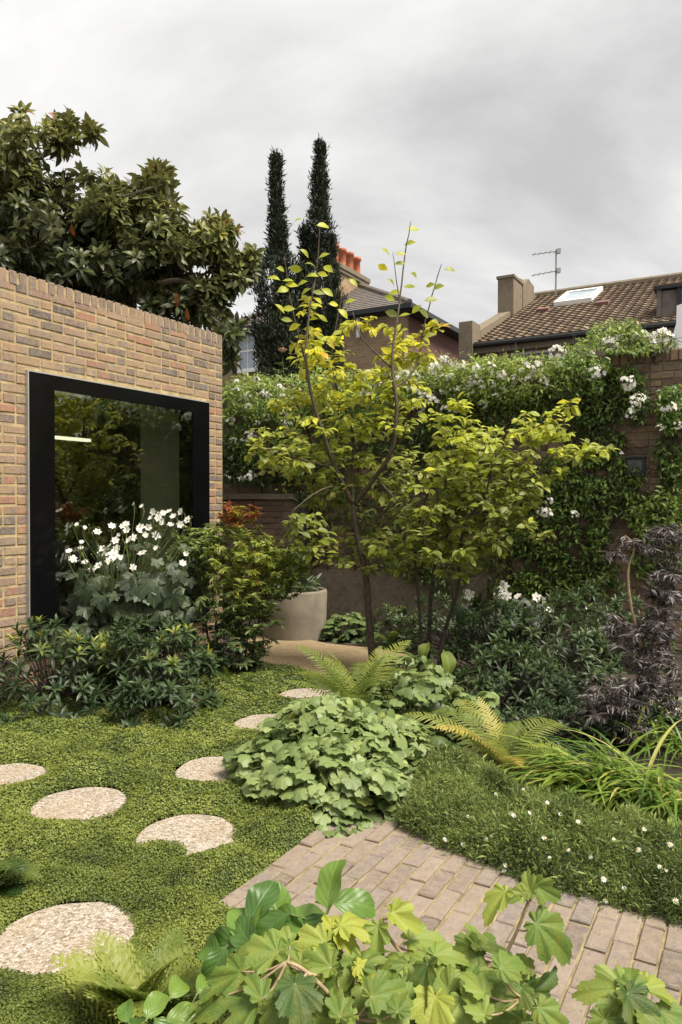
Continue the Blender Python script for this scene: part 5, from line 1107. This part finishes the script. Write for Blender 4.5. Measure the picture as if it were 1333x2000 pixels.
lf = [(rng.uniform(160, 380), rng.uniform(1060, 1140), rng.uniform(.35, .6)) for _ in range(40)] + [(rng.uniform(150, 300), rng.uniform(1120, 1240), rng.uniform(.6, 1.1)) for _ in range(80)] + [(rng.uniform(250, 370), rng.uniform(1110, 1250), rng.uniform(.6, 1.1)) for _ in range(60)] + [(rng.uniform(90, 180), rng.uniform(1215, 1270), rng.uniform(.8, 1.1)) for _ in range(10)] + [(165, 1160, 1.5), (180, 1185, 1.5), (205, 1210, 1.5), (150, 1205, 1.3), (130, 1235, 1.4), (195, 1165, 1.4), (240, 1140, 1.3), (300, 1130, 1.3), (330, 1160, 1.4)]
bs = at(235, 1300, 6.0); bs[2] = 0
anemone('clump of white japanese anemones with yellow centres in front of the studio window', bs, lf, fl, 6.0, .040, 12, .155)
fl2 = [(918, 1162, 1.2), (985, 1148, 1.3), (978, 1158, 1.), (990, 1165, 1.2), (970, 1162, .9), (1048, 1168, 1.2), (1060, 1175, 1.2), (1072, 1194, 1.4), (964, 1202, 1.), (1012, 1165, 1.0), (1150, 1188, .6), (985, 1140, .9), (912, 1158, .9)]
lf2 = [(rng.uniform(900, 1060), rng.uniform(1170, 1260), rng.uniform(.7, 1.2)) for _ in range(34)] + [(1000, 1225, 1.5), (1020, 1215, 1.4), (945, 1215, 1.4)]
bs = at(980, 1320, 6.4); bs[2] = 0
anemone('small clump of white anemones in front of the garden wall right of the tree stems', bs, lf2, fl2, 6.4, .046, 8, .14)

# ---------------------------------------------------------------- nandina
nd = at(450, 1320, 6.35); nd[2] = 0
nb = thing('nandina_shrub', 'airy nandina shrub with a red and orange tip beside the studio corner', 'shrub', nd)
lim = [(np.array([nd + np.array([dx, dy, 0]), *pxl([(x1, 1200, 6.35 + dy), (x2, y2_, 6.35 + dy)])]), [.010, .008, .004]) for dx, dy, x1, x2, y2_ in ((0, 0, 462, 468, 985), (.1, .1, 490, 520, 1040), (-.1, 0, 420, 400, 1040), (.05, -.15, 470, 500, 1090), (-.12, -.1, 400, 370, 1080), (.15, .1, 510, 570, 1100))]
tips = np.concatenate([blob(440, 1080, 90, 60, 6.35, .35, 90), blob(520, 1090, 60, 50, 6.35, .3, 55), blob(400, 1130, 70, 60, 6.3, .3, 55), blob(470, 1180, 80, 60, 6.2, .35, 70), blob(430, 1260, 90, 60, 6.1, .35, 80), blob(468, 1004, 42, 26, 6.2, .15, 24), blob(370, 1060, 40, 40, 6.35, .2, 26), blob(560, 1085, 40, 24, 6.3, .2, 22), blob(500, 1270, 50, 40, 6.3, .25, 30), blob(450, 1070, 100, 60, 6.25, .35, 80), blob(530, 1120, 70, 60, 6.2, .3, 70), blob(430, 1190, 90, 70, 6.1, .3, 70), blob(470, 1000, 46, 26, 6.3, .2, 12), blob(560, 1120, 46, 50, 6.2, .25, 60), blob(480, 1110, 90, 60, 6.1, .3, 90), blob(400, 1070, 60, 50, 6.2, .25, 50), blob(500, 1200, 60, 50, 6.1, .25, 50)])
tw = grow(lim, tips, nseg=4); limbs_obj(nb, lim, M['bark_dark'], 'stem', 6); twigs_obj(nb, tw, M['stem_red'], .004, .0012)
def ntint(p):
    x, y = pix(p); t_ = np.clip(.56 - np.abs(x - 485) / 500 - np.maximum(0, y - 1110) / 360, .10, .48); t_ = t_ + .10 * np.exp(-((x - 500) / 60) ** 2 - ((y - 1120) / 60) ** 2); return np.where((np.abs(x - 466) < 42 - (y - 980) * .2) & (y < 1030), .93 - .12 * (np.abs(x - 470) < 12), t_)
lv = Leaves(T_LANCE, M['nandina_leaf']); twig_leaves(lv, tw, 26, .058, ntint, .1, 1.0, .2); lv.build(nb, 200)
# low dark ferns and leaves by its foot
def fern(label, base, fronds, temps, mat, group=None, name='fern', tint=.5, tj=.15):
    t = thing(name, label, 'fern', base, group); lv = Leaves(temps, M[mat])
    for f_ in fronds:
        tipp, ln = np.asarray(f_[0]), f_[1]; d = tipp - base; D = unit(d * np.array([1, 1, 1]) + Z * np.linalg.norm(d) * .38); hz = unit(np.array([d[0], d[1], 0]) + 1e-6); Nn = unit(Z * 1.0 - hz * .55 + np.array([0, -.3, 0])); tt_ = f_[2] if len(f_) > 2 else tint
        lv.add(base + np.array([rng.normal(0, .02), rng.normal(0, .02), .02]), D, Nn, ln if ln else np.linalg.norm(d) * 1.12, tt_ + rng.normal(0, tj))
    lv.build(t, 300, 'frond'); return t
b1 = gnd(700, 1405); fern('tall green shuttlecock fern at the foot of the yellow tree trunk', b1,
     [(at(615, 1245, 5.2), 0), (at(668, 1270, 5.0), 0), (at(580, 1340, 4.9), 0), (at(640, 1290, 4.8), 0), (at(735, 1270, 5.3), 0), (at(775, 1235, 5.3), 0), (at(800, 1300, 5.1), 0), (at(690, 1310, 4.7), 0), (at(560, 1385, 4.8), 0), (at(760, 1330, 4.9), 0), (at(640, 1350, 4.6), 0), (at(700, 1250, 5.5), 0), (at(590, 1300, 5.4), 0)] + [(at(rng.uniform(570, 800), rng.uniform(1270, 1380), rng.uniform(4.8, 5.4)), 0, .45) for _ in range(14)], T_FERN, 'fern_green', tint=.6)
b2 = gnd(985, 1515); fern('yellowing fern with golden frond tips beside the low daisy mound', b2,
     [(at(832, 1372, 4.1), 0, .6), (at(868, 1335, 4.3), 0, .62), (at(885, 1398, 3.9), 0, .85), (at(945, 1375, 4.2), 0, .75), (at(1000, 1370, 4.4), 0, .55), (at(1115, 1368, 4.3), 0, .62), (at(1085, 1428, 4.0), 0, .8), (at(862, 1452, 3.85), 0, .8), (at(1015, 1475, 3.75), 0, .9), (at(1060, 1395, 4.5), 0, .35), (at(920, 1430, 4.0), 0, .4), (at(1040, 1450, 4.0), 0, .3), (at(900, 1350, 4.5), 0, .35), (at(960, 1450, 3.8), 0, .35), (at(1120, 1450, 4.1), 0, .6)] + [(at(rng.uniform(850, 1110), rng.uniform(1390, 1480), rng.uniform(3.9, 4.4)), 0, .3) for _ in range(12)], T_FERN, 'fern_gold')
b3 = gnd(590, 1335); fern('small dark fern at the edge of the gravel terrace', b3, [(at(540 + 18 * k, 1275 + 12 * ((k * 7) % 5), 5.7 + .1 * (k % 3)), .24, .3) for k in range(8)], T_FERN, 'fern_green')
b4 = gnd(455, 1362); fern('dark low fern beneath the nandina shrub', b4, [(at(390 + 16 * k, 1310 + 14 * ((k * 5) % 5), 5.6 + .1 * (k % 3)), .26, .22) for k in range(10)], T_FERN, 'fern_green')
b5 = gnd(385, 1415); fern('dark fern frond cluster at the foot of the evergreen shrub', b5, [(at(330 + 20 * k, 1355 + 10 * ((k * 3) % 5), 4.95 + .08 * (k % 3)), .24, .30) for k in range(7)], T_FERN, 'fern_green')
b6 = at(-25, 1800, 2.85); b6[2] = 0; fern('small dark fern at the ground cover edge next to the round stone', b6, [(at(x, y, 2.75), 0, .12) for x, y in ((45, 1700), (20, 1670), (40, 1745), (-10, 1650), (-40, 1680), (30, 1780), (50, 1725), (5, 1720))], T_LACY, 'fern_green')
b7 = at(285, 2010, 2.08); b7[2] = 0.0
fern('lacy light green fern overhanging the big stepping stone', b7, [(at(x, y, Y_), 0, tq) for x, y, Y_, tq in ((165, 1865, 2.05, .8), (200, 1845, 2.15, .75), (240, 1870, 2.0, .7), (280, 1850, 2.2, .6), (330, 1845, 2.25, .6), (370, 1850, 2.2, .5), (395, 1880, 2.1, .45), (190, 1920, 1.95, .7), (230, 1930, 1.9, .6), (320, 1890, 1.98, .5), (270, 1905, 1.92, .65), (360, 1910, 1.95, .4), (175, 1965, 1.9, .7), (215, 1890, 2.0, .8), (300, 1870, 2.05, .65))], T_LACY, 'fern_green')
b8 = gnd(760, 1270); fern('pale fern against the wall foot behind the tree trunk', b8, [(at(720 + 20 * k, 1200 + 9 * ((k * 5) % 5), 7.3), .34, .6) for k in range(8)], T_FERN, 'fern_green')

# ---------------------------------------------------------------- geranium mounds
def ger(label, c, rx, ry, rz, n, size, tint, single, group='hardy geraniums'):
    base = np.array([c[0], c[1], 0.]); t = thing('geranium_mound', label, 'geranium', base, group); lv = Leaves(T_GER, M['geranium_leaf'])
    P, A = mound_pts(base, rx, ry, rz, n, -.02); P2, A2 = mound_pts(base, rx * .86, ry * .86, rz * .84, n // 2, -.02); tw = [np.array([base + (p - base) * np.array([.5, .5, 0]) + Z * .01, base + (p - base) * np.array([.8, .8, .6]), p]) for p in np.concatenate([P, P2])]
    twigs_obj(t, tw, M['stem_green'], .003, .002, name='stems')
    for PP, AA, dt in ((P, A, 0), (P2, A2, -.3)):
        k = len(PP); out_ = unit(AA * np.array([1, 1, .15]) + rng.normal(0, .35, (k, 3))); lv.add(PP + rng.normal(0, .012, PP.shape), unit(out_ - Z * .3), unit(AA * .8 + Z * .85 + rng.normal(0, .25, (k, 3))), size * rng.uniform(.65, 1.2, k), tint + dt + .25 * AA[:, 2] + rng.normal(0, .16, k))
    lv.build(t, single)
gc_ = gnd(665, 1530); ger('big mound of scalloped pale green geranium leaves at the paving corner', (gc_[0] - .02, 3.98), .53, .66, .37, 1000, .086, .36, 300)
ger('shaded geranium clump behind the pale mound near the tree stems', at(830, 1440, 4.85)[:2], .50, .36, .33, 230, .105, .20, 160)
ger('dark geranium clump at the wall foot behind the gravel terrace', at(680, 1250, 8.15)[:2], .30, .22, .26, 90, .11, .02, 60)
ger('low geranium leaves around the feet of the bushy tree', at(790, 1385, 5.7)[:2], .42, .3, .3, 130, .10, .15, 80)

# ---------------------------------------------------------------- erigeron mound with daisies
em = np.array([*gnd(1090, 1690)[:2], 0]); er = thing('daisy_mound', 'low spreading mound of fine leaves dotted with tiny white daisies along the paving', 'daisy plant', em)
poly = [gnd(*p) for p in ((775, 1632), (850, 1668), (930, 1702), (1020, 1738), (1120, 1768), (1230, 1800), (1345, 1836), (1470, 1870), (1500, 1720), (1333, 1690), (1180, 1640), (1060, 1600), (960, 1555), (830, 1520), (770, 1570))]
px_ = np.array([p[:2] for p in poly])
def inpoly(x, y):
    c_ = np.zeros(x.shape, bool); j = len(px_) - 1
    for i in range(len(px_)):
        xi, yi = px_[i]; xj, yj = px_[j]; c_ ^= ((yi > y) != (yj > y)) & (x < (xj - xi) * (y - yi) / (yj - yi + 1e-12) + xi); j = i
    return c_
def edged(x, y):
    d = np.full(x.shape, 9.)
    for i in range(len(px_)):
        a, b_ = px_[i], px_[(i + 1) % len(px_)]; ab = b_ - a; t_ = np.clip(((x - a[0]) * ab[0] + (y - a[1]) * ab[1]) / (ab @ ab), 0, 1); d = np.minimum(d, np.hypot(x - a[0] - ab[0] * t_, y - a[1] - ab[1] * t_))
    return d
n = 210000; x = rng.uniform(px_[:, 0].min(), px_[:, 0].max(), n); y = rng.uniform(px_[:, 1].min(), px_[:, 1].max(), n); k = inpoly(x, y) & (x / y < .52); x, y = x[k], y[k]
d = edged(x, y) ; H = lambda x, y, d: 0.19 * np.sqrt(np.clip(d / .22, 0, 1)) * (.25 + 1.1 * fbm(x * 4.0, y * 4.0, 3) + .7 * fbm(x * 12, y * 12, 2)) + .012
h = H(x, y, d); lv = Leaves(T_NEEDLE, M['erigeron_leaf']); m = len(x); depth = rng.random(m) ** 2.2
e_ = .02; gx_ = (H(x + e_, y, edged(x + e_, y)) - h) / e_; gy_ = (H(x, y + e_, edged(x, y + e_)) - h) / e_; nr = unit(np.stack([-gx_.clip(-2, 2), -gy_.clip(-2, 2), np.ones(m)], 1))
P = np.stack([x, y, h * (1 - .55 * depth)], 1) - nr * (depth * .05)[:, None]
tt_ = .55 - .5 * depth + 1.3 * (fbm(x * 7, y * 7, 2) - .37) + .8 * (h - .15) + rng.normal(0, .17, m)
for q_ in range(2): lv.add(P + rng.normal(0, .008, P.shape), unit(nr * .9 + rng.normal(0, .7, P.shape)), unit(nr + rng.normal(0, .6, P.shape)), rng.uniform(.010, .024, m), tt_)
ks = rng.random(m) < .02
lv.add(P[ks] + nr[ks] * .02, unit(nr[ks] + rng.normal(0, .45, (ks.sum(), 3))), unit(rng.normal(0, 1, (ks.sum(), 3))), rng.uniform(.03, .05, ks.sum()), .75 + rng.normal(0, .15, ks.sum()))
lv.build(er, 0, stuff='fine_leaves', smooth=False)
b = MB(); gx2, gy2 = np.meshgrid(np.linspace(px_[:, 0].min(), px_[:, 0].max(), 60), np.linspace(px_[:, 1].min(), px_[:, 1].max(), 50)); dd = edged(gx2, gy2); kk = inpoly(gx2, gy2) & (dd > .03); hh2 = np.where(kk, H(gx2, gy2, dd) * .55, 0.0); ii = np.arange(3000).reshape(50, 60); q = kk[:-1, :-1] & kk[1:, :-1] & kk[:-1, 1:] & kk[1:, 1:]
o = link('leaf_litter', mesh('leaf_litter', np.stack([gx2.ravel(), gy2.ravel(), hh2.ravel()], 1), np.stack([ii[:-1, :-1][q], ii[:-1, 1:][q], ii[1:, 1:][q], ii[1:, :-1][q]], 1), M['moss_base'], True, origin=wloc(er)), er)
DFL = flower_mesh('daisy', 11, 0.36, 0.1, 0.30, [M['petal'], M['pollen']], 1, 2); sm = MB()
DP = [(1130, 1605), (1064, 1637), (1074, 1676), (1155, 1675), (1180, 1718), (1302, 1700), (1290, 1694), (1248, 1660), (988, 1690), (985, 1700), (1184, 1760), (915, 1595), (970, 1552), (1000, 1590), (1023, 1542), (1070, 1568), (870, 1640), (950, 1640), (1110, 1660), (1220, 1735), (1320, 1760), (1035, 1588), (1005, 1594), (1200, 1640), (1260, 1620), (905, 1650), (1310, 1650), (1095, 1590)]
for i, (x_, y_) in enumerate(DP):
    d_ = ray(x_, y_); p = None
    for s_ in np.linspace(2.4, 5.2, 150):
        q3 = np.array([0, 0, EYE]) + d_ * s_; xa, ya = np.array([q3[0]]), np.array([q3[1]])
        if inpoly(xa, ya)[0] and q3[2] < H(xa, ya, edged(xa, ya))[0] + .025: p = q3; break
    if p is None: continue
    sm.tube([p - Z * .09 + np.array([.01, .01, 0]), p - Z * .03, p], .0011, 4); o = bpy.data.objects.new('daisy', DFL); COL.objects.link(o); o.parent = er; o.matrix_local = face_to((rng.normal(0, .4), -.6, .8), rng.uniform(.009, .0135), p - em)
sm.build('daisy_stems', M['stem_green'], er)['kind'] = 'stuff'

# ---------------------------------------------------------------- hakone grass
def grass(label, base, n, ln, dirx, single, spread=.12):
    t = thing('ornamental_grass', label, 'grass', base); lv = Leaves(T_BLADE, M['grass_leaf']); a = rng.normal(0, 1, (n, 2)); hz = unit(np.stack([a[:, 0] + dirx[0], a[:, 1] + dirx[1], np.zeros(n)], 1)); P = base + np.stack([rng.normal(0, spread, n), rng.normal(0, spread * .7, n), np.full(n, .01)], 1)
    D = unit(hz * rng.uniform(.25, .8, (n, 1)) + Z * rng.uniform(.6, 1.1, (n, 1))); Nn = unit(Z * .5 - hz * 1.0 + rng.normal(0, .15, (n, 3))); lv.add(P, D, Nn, ln * rng.uniform(.6, 1.15, n), .52 + rng.normal(0, .22, n)); lv.build(t, single, 'blade'); return t
grass('arching bright green hakone grass clump above the daisy mound', np.array([*at(1205, 1600, 3.72)[:2], 0.0]), 380, .60, (-1.0, -.5), 280, .14)
grass('smaller pale arching grass tuft in the daisies beside the bigger grass', np.array([*at(1320, 1640, 3.4)[:2], .05]), 110, .45, (-.5, -.8), 100, .08)
grass('dark grass tuft below the purple shrub', np.array([*at(1330, 1560, 4.5)[:2], 0.0]), 120, .5, (-.2, -.2), 60, .16)

# ---------------------------------------------------------------- dark purple cut-leaf shrub
sb = at(1300, 1500, 4.95); sb[2] = 0; sa = thing('purple_elder_shrub', 'dark purple elder shrub with finely cut leaves and a bare pale stem', 'shrub', sb)
lim = [(np.array([sb, *pxl([(1270, 1330, 4.9), (1250, 1245, 4.8), (1232, 1180, 4.8), (1228, 1110, 4.8), (1240, 1070, 4.8), (1222, 1045, 4.8)])]), [.016, .012, .010, .009, .008, .006, .003]),
       (np.array([sb + np.array([.06, 0, 0]), *pxl([(1310, 1300, 4.9), (1300, 1150, 4.9), (1330, 1040, 4.9)])]), [.014, .011, .008, .003]), (np.array([sb + np.array([-.05, -.05, 0]), *pxl([(1240, 1380, 4.7), (1190, 1330, 4.6)])]), [.012, .008, .003]), (np.array([sb + np.array([.1, -.1, 0]), *pxl([(1320, 1400, 4.7), (1300, 1330, 4.6)])]), [.012, .008, .003]),
       (np.array([sb + np.array([.2, 0, 0]), *pxl([(1370, 1330, 4.9), (1360, 1200, 4.9)])]), [.012, .008, .003])]
tips = np.concatenate([blob(1210, 1360, 80, 50, 4.6, .3, 120), blob(1170, 1400, 50, 35, 4.55, .2, 55), blob(1290, 1330, 60, 70, 4.7, .3, 90), blob(1300, 1200, 50, 60, 4.85, .3, 70), blob(1250, 1260, 60, 50, 4.8, .25, 60), blob(1300, 1060, 60, 40, 4.9, .25, 50), blob(1225, 1060, 30, 20, 4.8, .1, 10), blob(1200, 1085, 30, 14, 4.8, .1, 8), blob(1190, 1220, 26, 26, 4.75, .1, 12), blob(1340, 1420, 40, 40, 4.6, .2, 40), blob(1300, 1130, 45, 30, 4.85, .2, 30), blob(1250, 1430, 50, 20, 4.5, .15, 30)])
tw = grow(lim, tips, nseg=4); limbs_obj(sa, lim[:1], M['stem_pale'], 'pale_stem', 7)['label'] = 'bare pale tan stem'; limbs_obj(sa, lim[1:], M['bark_dark'], 'stem', 6); twigs_obj(sa, tw, M['bark_dark'], .004, .0014)
lv = Leaves(T_THIN, M['sambucus_leaf']); twig_leaves(lv, tw, 20, .066, lambda p: np.full(len(p), .5) + .0 * p[:, 0], .1, 1.1, .35); lv.build(sa, 150)

# planter's small plant and odd big leaves
pt_ = thing('planter_plant', 'grey-green spreading plant growing in the round planter', 'plant', pc + Z * .47); lv = Leaves(T_LANCE, M['anemone_leaf']); k = 170; a = rng.random(k) * 6.28; r_ = .27 * rng.random(k) ** .6
PP = pc + np.stack([np.cos(a) * r_, np.sin(a) * r_, .49 + rng.random(k) * .14], 1); lv.add(PP, unit(np.stack([np.cos(a), np.sin(a), rng.normal(.3, .4, k)], 1)), unit(Z + rng.normal(0, .4, (k, 3))), rng.uniform(.08, .16, k), .6 + rng.normal(0, .25, k)); lv.build(pt_, 80)
sm = MB()
for q_ in range(0, k, 4): sm.tube([pc + Z * .47, PP[q_]], .003, 4)
sm.build('stems', M['stem_green'], pt_)['kind'] = 'stuff'
lb = gnd(868, 1345); bl = thing('broadleaf_plant', 'plant with big yellow-green rounded leaves at the feet of the bushy tree', 'plant', lb); lv = Leaves(T_BEET, M['hydrangea_leaf']); sm = MB()
for (x_, y_, s_, dx) in ((866, 1285, .26, .3), (838, 1270, .2, -.6), (812, 1330, .18, -.8), (845, 1310, .18, 0)):
    p = at(x_, y_ - 15, 5.9); lv.add(p, unit(np.array([dx, -.7, -.45])), unit(np.array([dx * .3, -.35, .9])), s_ * .8, .75); sm.tube(smooth_path(np.array([lb, (lb + p) / 2 + np.array([.02, .03, .05]), p]), 4), .004, 5)
sm.build('stems', M['stem_green'], bl, True); lv.build(bl, 20)

# ---------------------------------------------------------------- foreground hydrangea and beet
E2 = unit(np.array([0, .84, .54]))
def fg(label, name, cat, base, items, stems, temps, mat, smat, tj=.12, lscale=1.0):
    t = thing(name, label, cat, base); lv = Leaves(temps, M[mat]); sm = MB()
    for s in stems: S = smooth_path(np.array([base] + [at(*p) for p in s]) if True else None, 5); sm.tube(S, np.linspace(.0075, .0035, len(S)), 7)
    allp = [np.array(at(*p)) for s in stems for p in s]
    for it in items:
        px, py, Y_, spx, ang, tt_ = it[:6]; tilt = it[6] if len(it) > 6 else 0.0; ln = spx / FPX * Y_ * lscale; a = R(ang); d = unit(math.cos(a) * np.array([1., 0, 0]) + math.sin(a) * E2 - Z * tilt); c_ = at(px, py, Y_); p0 = c_ - d * ln * .45
        Nn = unit(np.array([0, -.5, .86]) + rng.normal(0, .36, 3) + tilt * np.array([math.cos(a), -.3, 0]) * .6); lv.add(p0, d, Nn, ln, tt_ + rng.normal(0, tj))
        if allp:
            q_ = min(allp, key=lambda z: np.linalg.norm(z - p0) + (0.08 if z[2] > p0[2] + .02 else 0)); 
            sm.tube(smooth_path(np.array([q_, (q_ + p0) / 2 - Z * .012, p0 + d * ln * .04]), 3), np.linspace(.0034, .0022, 7), 5)
    o = sm.build('stem', M[smat], t, True); lv.build(t, 300); return t
YB = 1.85
hyb = at(800, 2150, 1.9); hyb[2] = 0
stemsA = [[(815, 2040, 1.8), (770, 1960, 1.8), (715, 1912, 1.8), (672, 1866, 1.8), (645, 1828, 1.8)], [(900, 2050, 1.8), (935, 1920, 1.8), (960, 1885, 1.8), (985, 1868, 1.8), (1012, 1815, 1.8), (1035, 1755, 1.8)], [(760, 2060, 1.7), (690, 1990, 1.65), (600, 1900, 1.65), (560, 1880, 1.66)], [(1000, 2080, 1.7), (1010, 1985, 1.7), (1020, 1950, 1.7)], [(850, 2060, 1.75), (850, 1930, 1.78), (800, 1880, 1.8), (760, 1830, 1.82), (745, 1790, 1.84)]]
itemsA = [(700, 1797, 1.80, 115, 18, .95), (676, 1840, 1.78, 90, -50, .8), (792, 1798, 1.82, 90, -12, .95, .3), (738, 1838, 1.78, 80, -95, .8, .6), (830, 1832, 1.84, 100, 8, .75), (600, 1852, 1.75, 115, 195, .7), (545, 1832, 1.80, 75, 150, .6), (505, 1880, 1.72, 125, 205, .55), (440, 1940, 1.66, 150, 235, .6), (492, 1850, 1.78, 90, 165, .6), (585, 1968, 1.55, 135, -75, .15), (560, 1910, 1.68, 115, 225, .65), (808, 1925, 1.72, 120, -82, .6), (720, 1952, 1.66, 80, -60, .5), (650, 1992, 1.6, 110, 190, .5), (885, 1945, 1.70, 150, -5, .6), (1000, 1965, 1.66, 150, -85, .6), (930, 1830, 1.85, 75, 100, .7), (965, 1850, 1.84, 110, 0, .6), (905, 1862, 1.82, 95, 195, .55), (1062, 1922, 1.74, 100, 25, .12), (998, 1926, 1.74, 105, 160, .2), (950, 1905, 1.78, 90, -40, .6), (1030, 1722, 1.80, 66, 100, .7), (968, 1764, 1.78, 92, 212, .8, .3), (1068, 1742, 1.80, 76, -18, .6, .3), (1085, 1832, 1.76, 132, -22, .5, .35), (1012, 1752, 1.78, 48, 200, .6), (870, 1880, 1.8, 100, 10, .6), (760, 1880, 1.76, 90, 180, .6), (690, 1900, 1.72, 90, 220, .45), (640, 1940, 1.65, 100, 240, .6), (760, 1985, 1.62, 120, -100, .55), (840, 1990, 1.62, 130, -110, .6), (920, 1990, 1.62, 120, -70, .45), (540, 1975, 1.58, 90, 235, .4), (470, 1985, 1.6, 120, 215, .55), (400, 1960, 1.66, 90, 200, .45), (1080, 1985, 1.66, 90, -30, .5), (620, 1880, 1.7, 90, 160, .65), (720, 1860, 1.74, 100, 60, .5), (860, 1910, 1.72, 90, 120, .5), (660, 1960, 1.6, 80, 100, .3), (560, 1940, 1.6, 70, 100, .35), (500, 1930, 1.64, 80, 120, .5), (780, 1950, 1.62, 80, 80, .35), (640, 1800, 1.80, 40, 120, .9), (715, 1895, 1.70, 60, -20, .85), (820, 1870, 1.78, 70, 150, .6), (930, 1960, 1.62, 80, 120, .5)]
for _ in range(40): itemsA.append((rng.uniform(440, 1040), rng.uniform(1910, 2040), rng.uniform(1.62, 1.9), rng.uniform(70, 120), rng.uniform(0, 360), .25))
for _ in range(34):
    qx = rng.uniform(480, 1050); itemsA.append((qx, rng.uniform(1850 + abs(qx - 720) * .1, 1990), rng.uniform(1.64, 1.84), rng.uniform(55, 95), rng.uniform(0, 360), rng.uniform(.35, .8)))
fg('oak-leaved hydrangea with lobed lime green leaves spreading over the brick paving', 'hydrangea_bush', 'shrub', hyb, itemsA, stemsA, T_HYD, 'hydrangea_leaf', 'stem_pale', lscale=0.78)
hyb2 = at(1245, 2150, 1.9); hyb2[2] = 0
fg('young oak-leaved hydrangea sprig standing alone at the paving edge', 'hydrangea_bush', 'shrub', hyb2, [(1182, 1932, 1.8, 120, 180, .6), (1232, 1905, 1.8, 85, 78, .3), (1292, 1948, 1.8, 115, -12, .6, .2), (1252, 1990, 1.72, 140, -70, .2, .2), (1200, 1990, 1.74, 110, 220, .5), (1322, 1992, 1.74, 90, -30, .3), (1228, 1955, 1.76, 60, -90, .8), (1290, 2020, 1.7, 120, -60, .4), (1180, 2030, 1.7, 110, 250, .5)], [[(1245, 2040, 1.82), (1238, 1970, 1.8), (1232, 1945, 1.8)]], T_HYD, 'hydrangea_leaf', 'stem_pale', lscale=0.78)
btb = at(560, 1990, 2.1); btb[2] = 0
fg('leafy beet plant with broad crinkled upright leaves beside the paving corner', 'beet_plant', 'plant', btb, [(640, 1728, 1.98, 112, 92, .75, -.6), (475, 1790, 1.98, 120, 100, .55, -.3), (505, 1765, 2.0, 100, 60, .2, -.3), (540, 1770, 2.05, 100, 110, .7, -.3), (590, 1792, 2.0, 120, 30, .55, 0), (560, 1800, 1.96, 100, 150, .6, 0), (690, 1762, 2.02, 100, 5, .3, 0), (520, 1810, 1.94, 120, 200, .15, .2), (440, 1840, 1.94, 90, 170, .5, .2), (405, 1850, 1.95, 80, 150, .55, 0), (620, 1820, 1.96, 110, -20, .3, .2), (570, 1830, 1.94, 110, -80, .2, .3), (425, 1880, 1.9, 80, 240, .1, .2), (350, 1925, 1.85, 70, 60, .6, 0), (480, 1830, 1.93, 90, 130, .35, 0)], [[(560, 1900, 2.05), (565, 1830, 2.02)], [(600, 1880, 2.05), (630, 1790, 2.0)], [(500, 1900, 2.0), (470, 1860, 1.98)]], T_BEET, 'beet_leaf', 'stem_green')
rb = at(300, 2060, 1.85); rb[2] = 0
fg('round glossy leaved seedling under the lacy fern', 'broadleaf_plant', 'plant', rb, [(302, 1962, 1.75, 72, 70, .8), (245, 1975, 1.75, 60, 120, .45), (350, 1985, 1.75, 70, 20, .5), (260, 2000, 1.72, 70, 200, .5), (400, 1920, 1.85, 60, 60, .6), (320, 2010, 1.7, 70, -40, .4)], [[(300, 2010, 1.78)], [(350, 1990, 1.8)]], T_BEET, 'beet_leaf', 'stem_green')
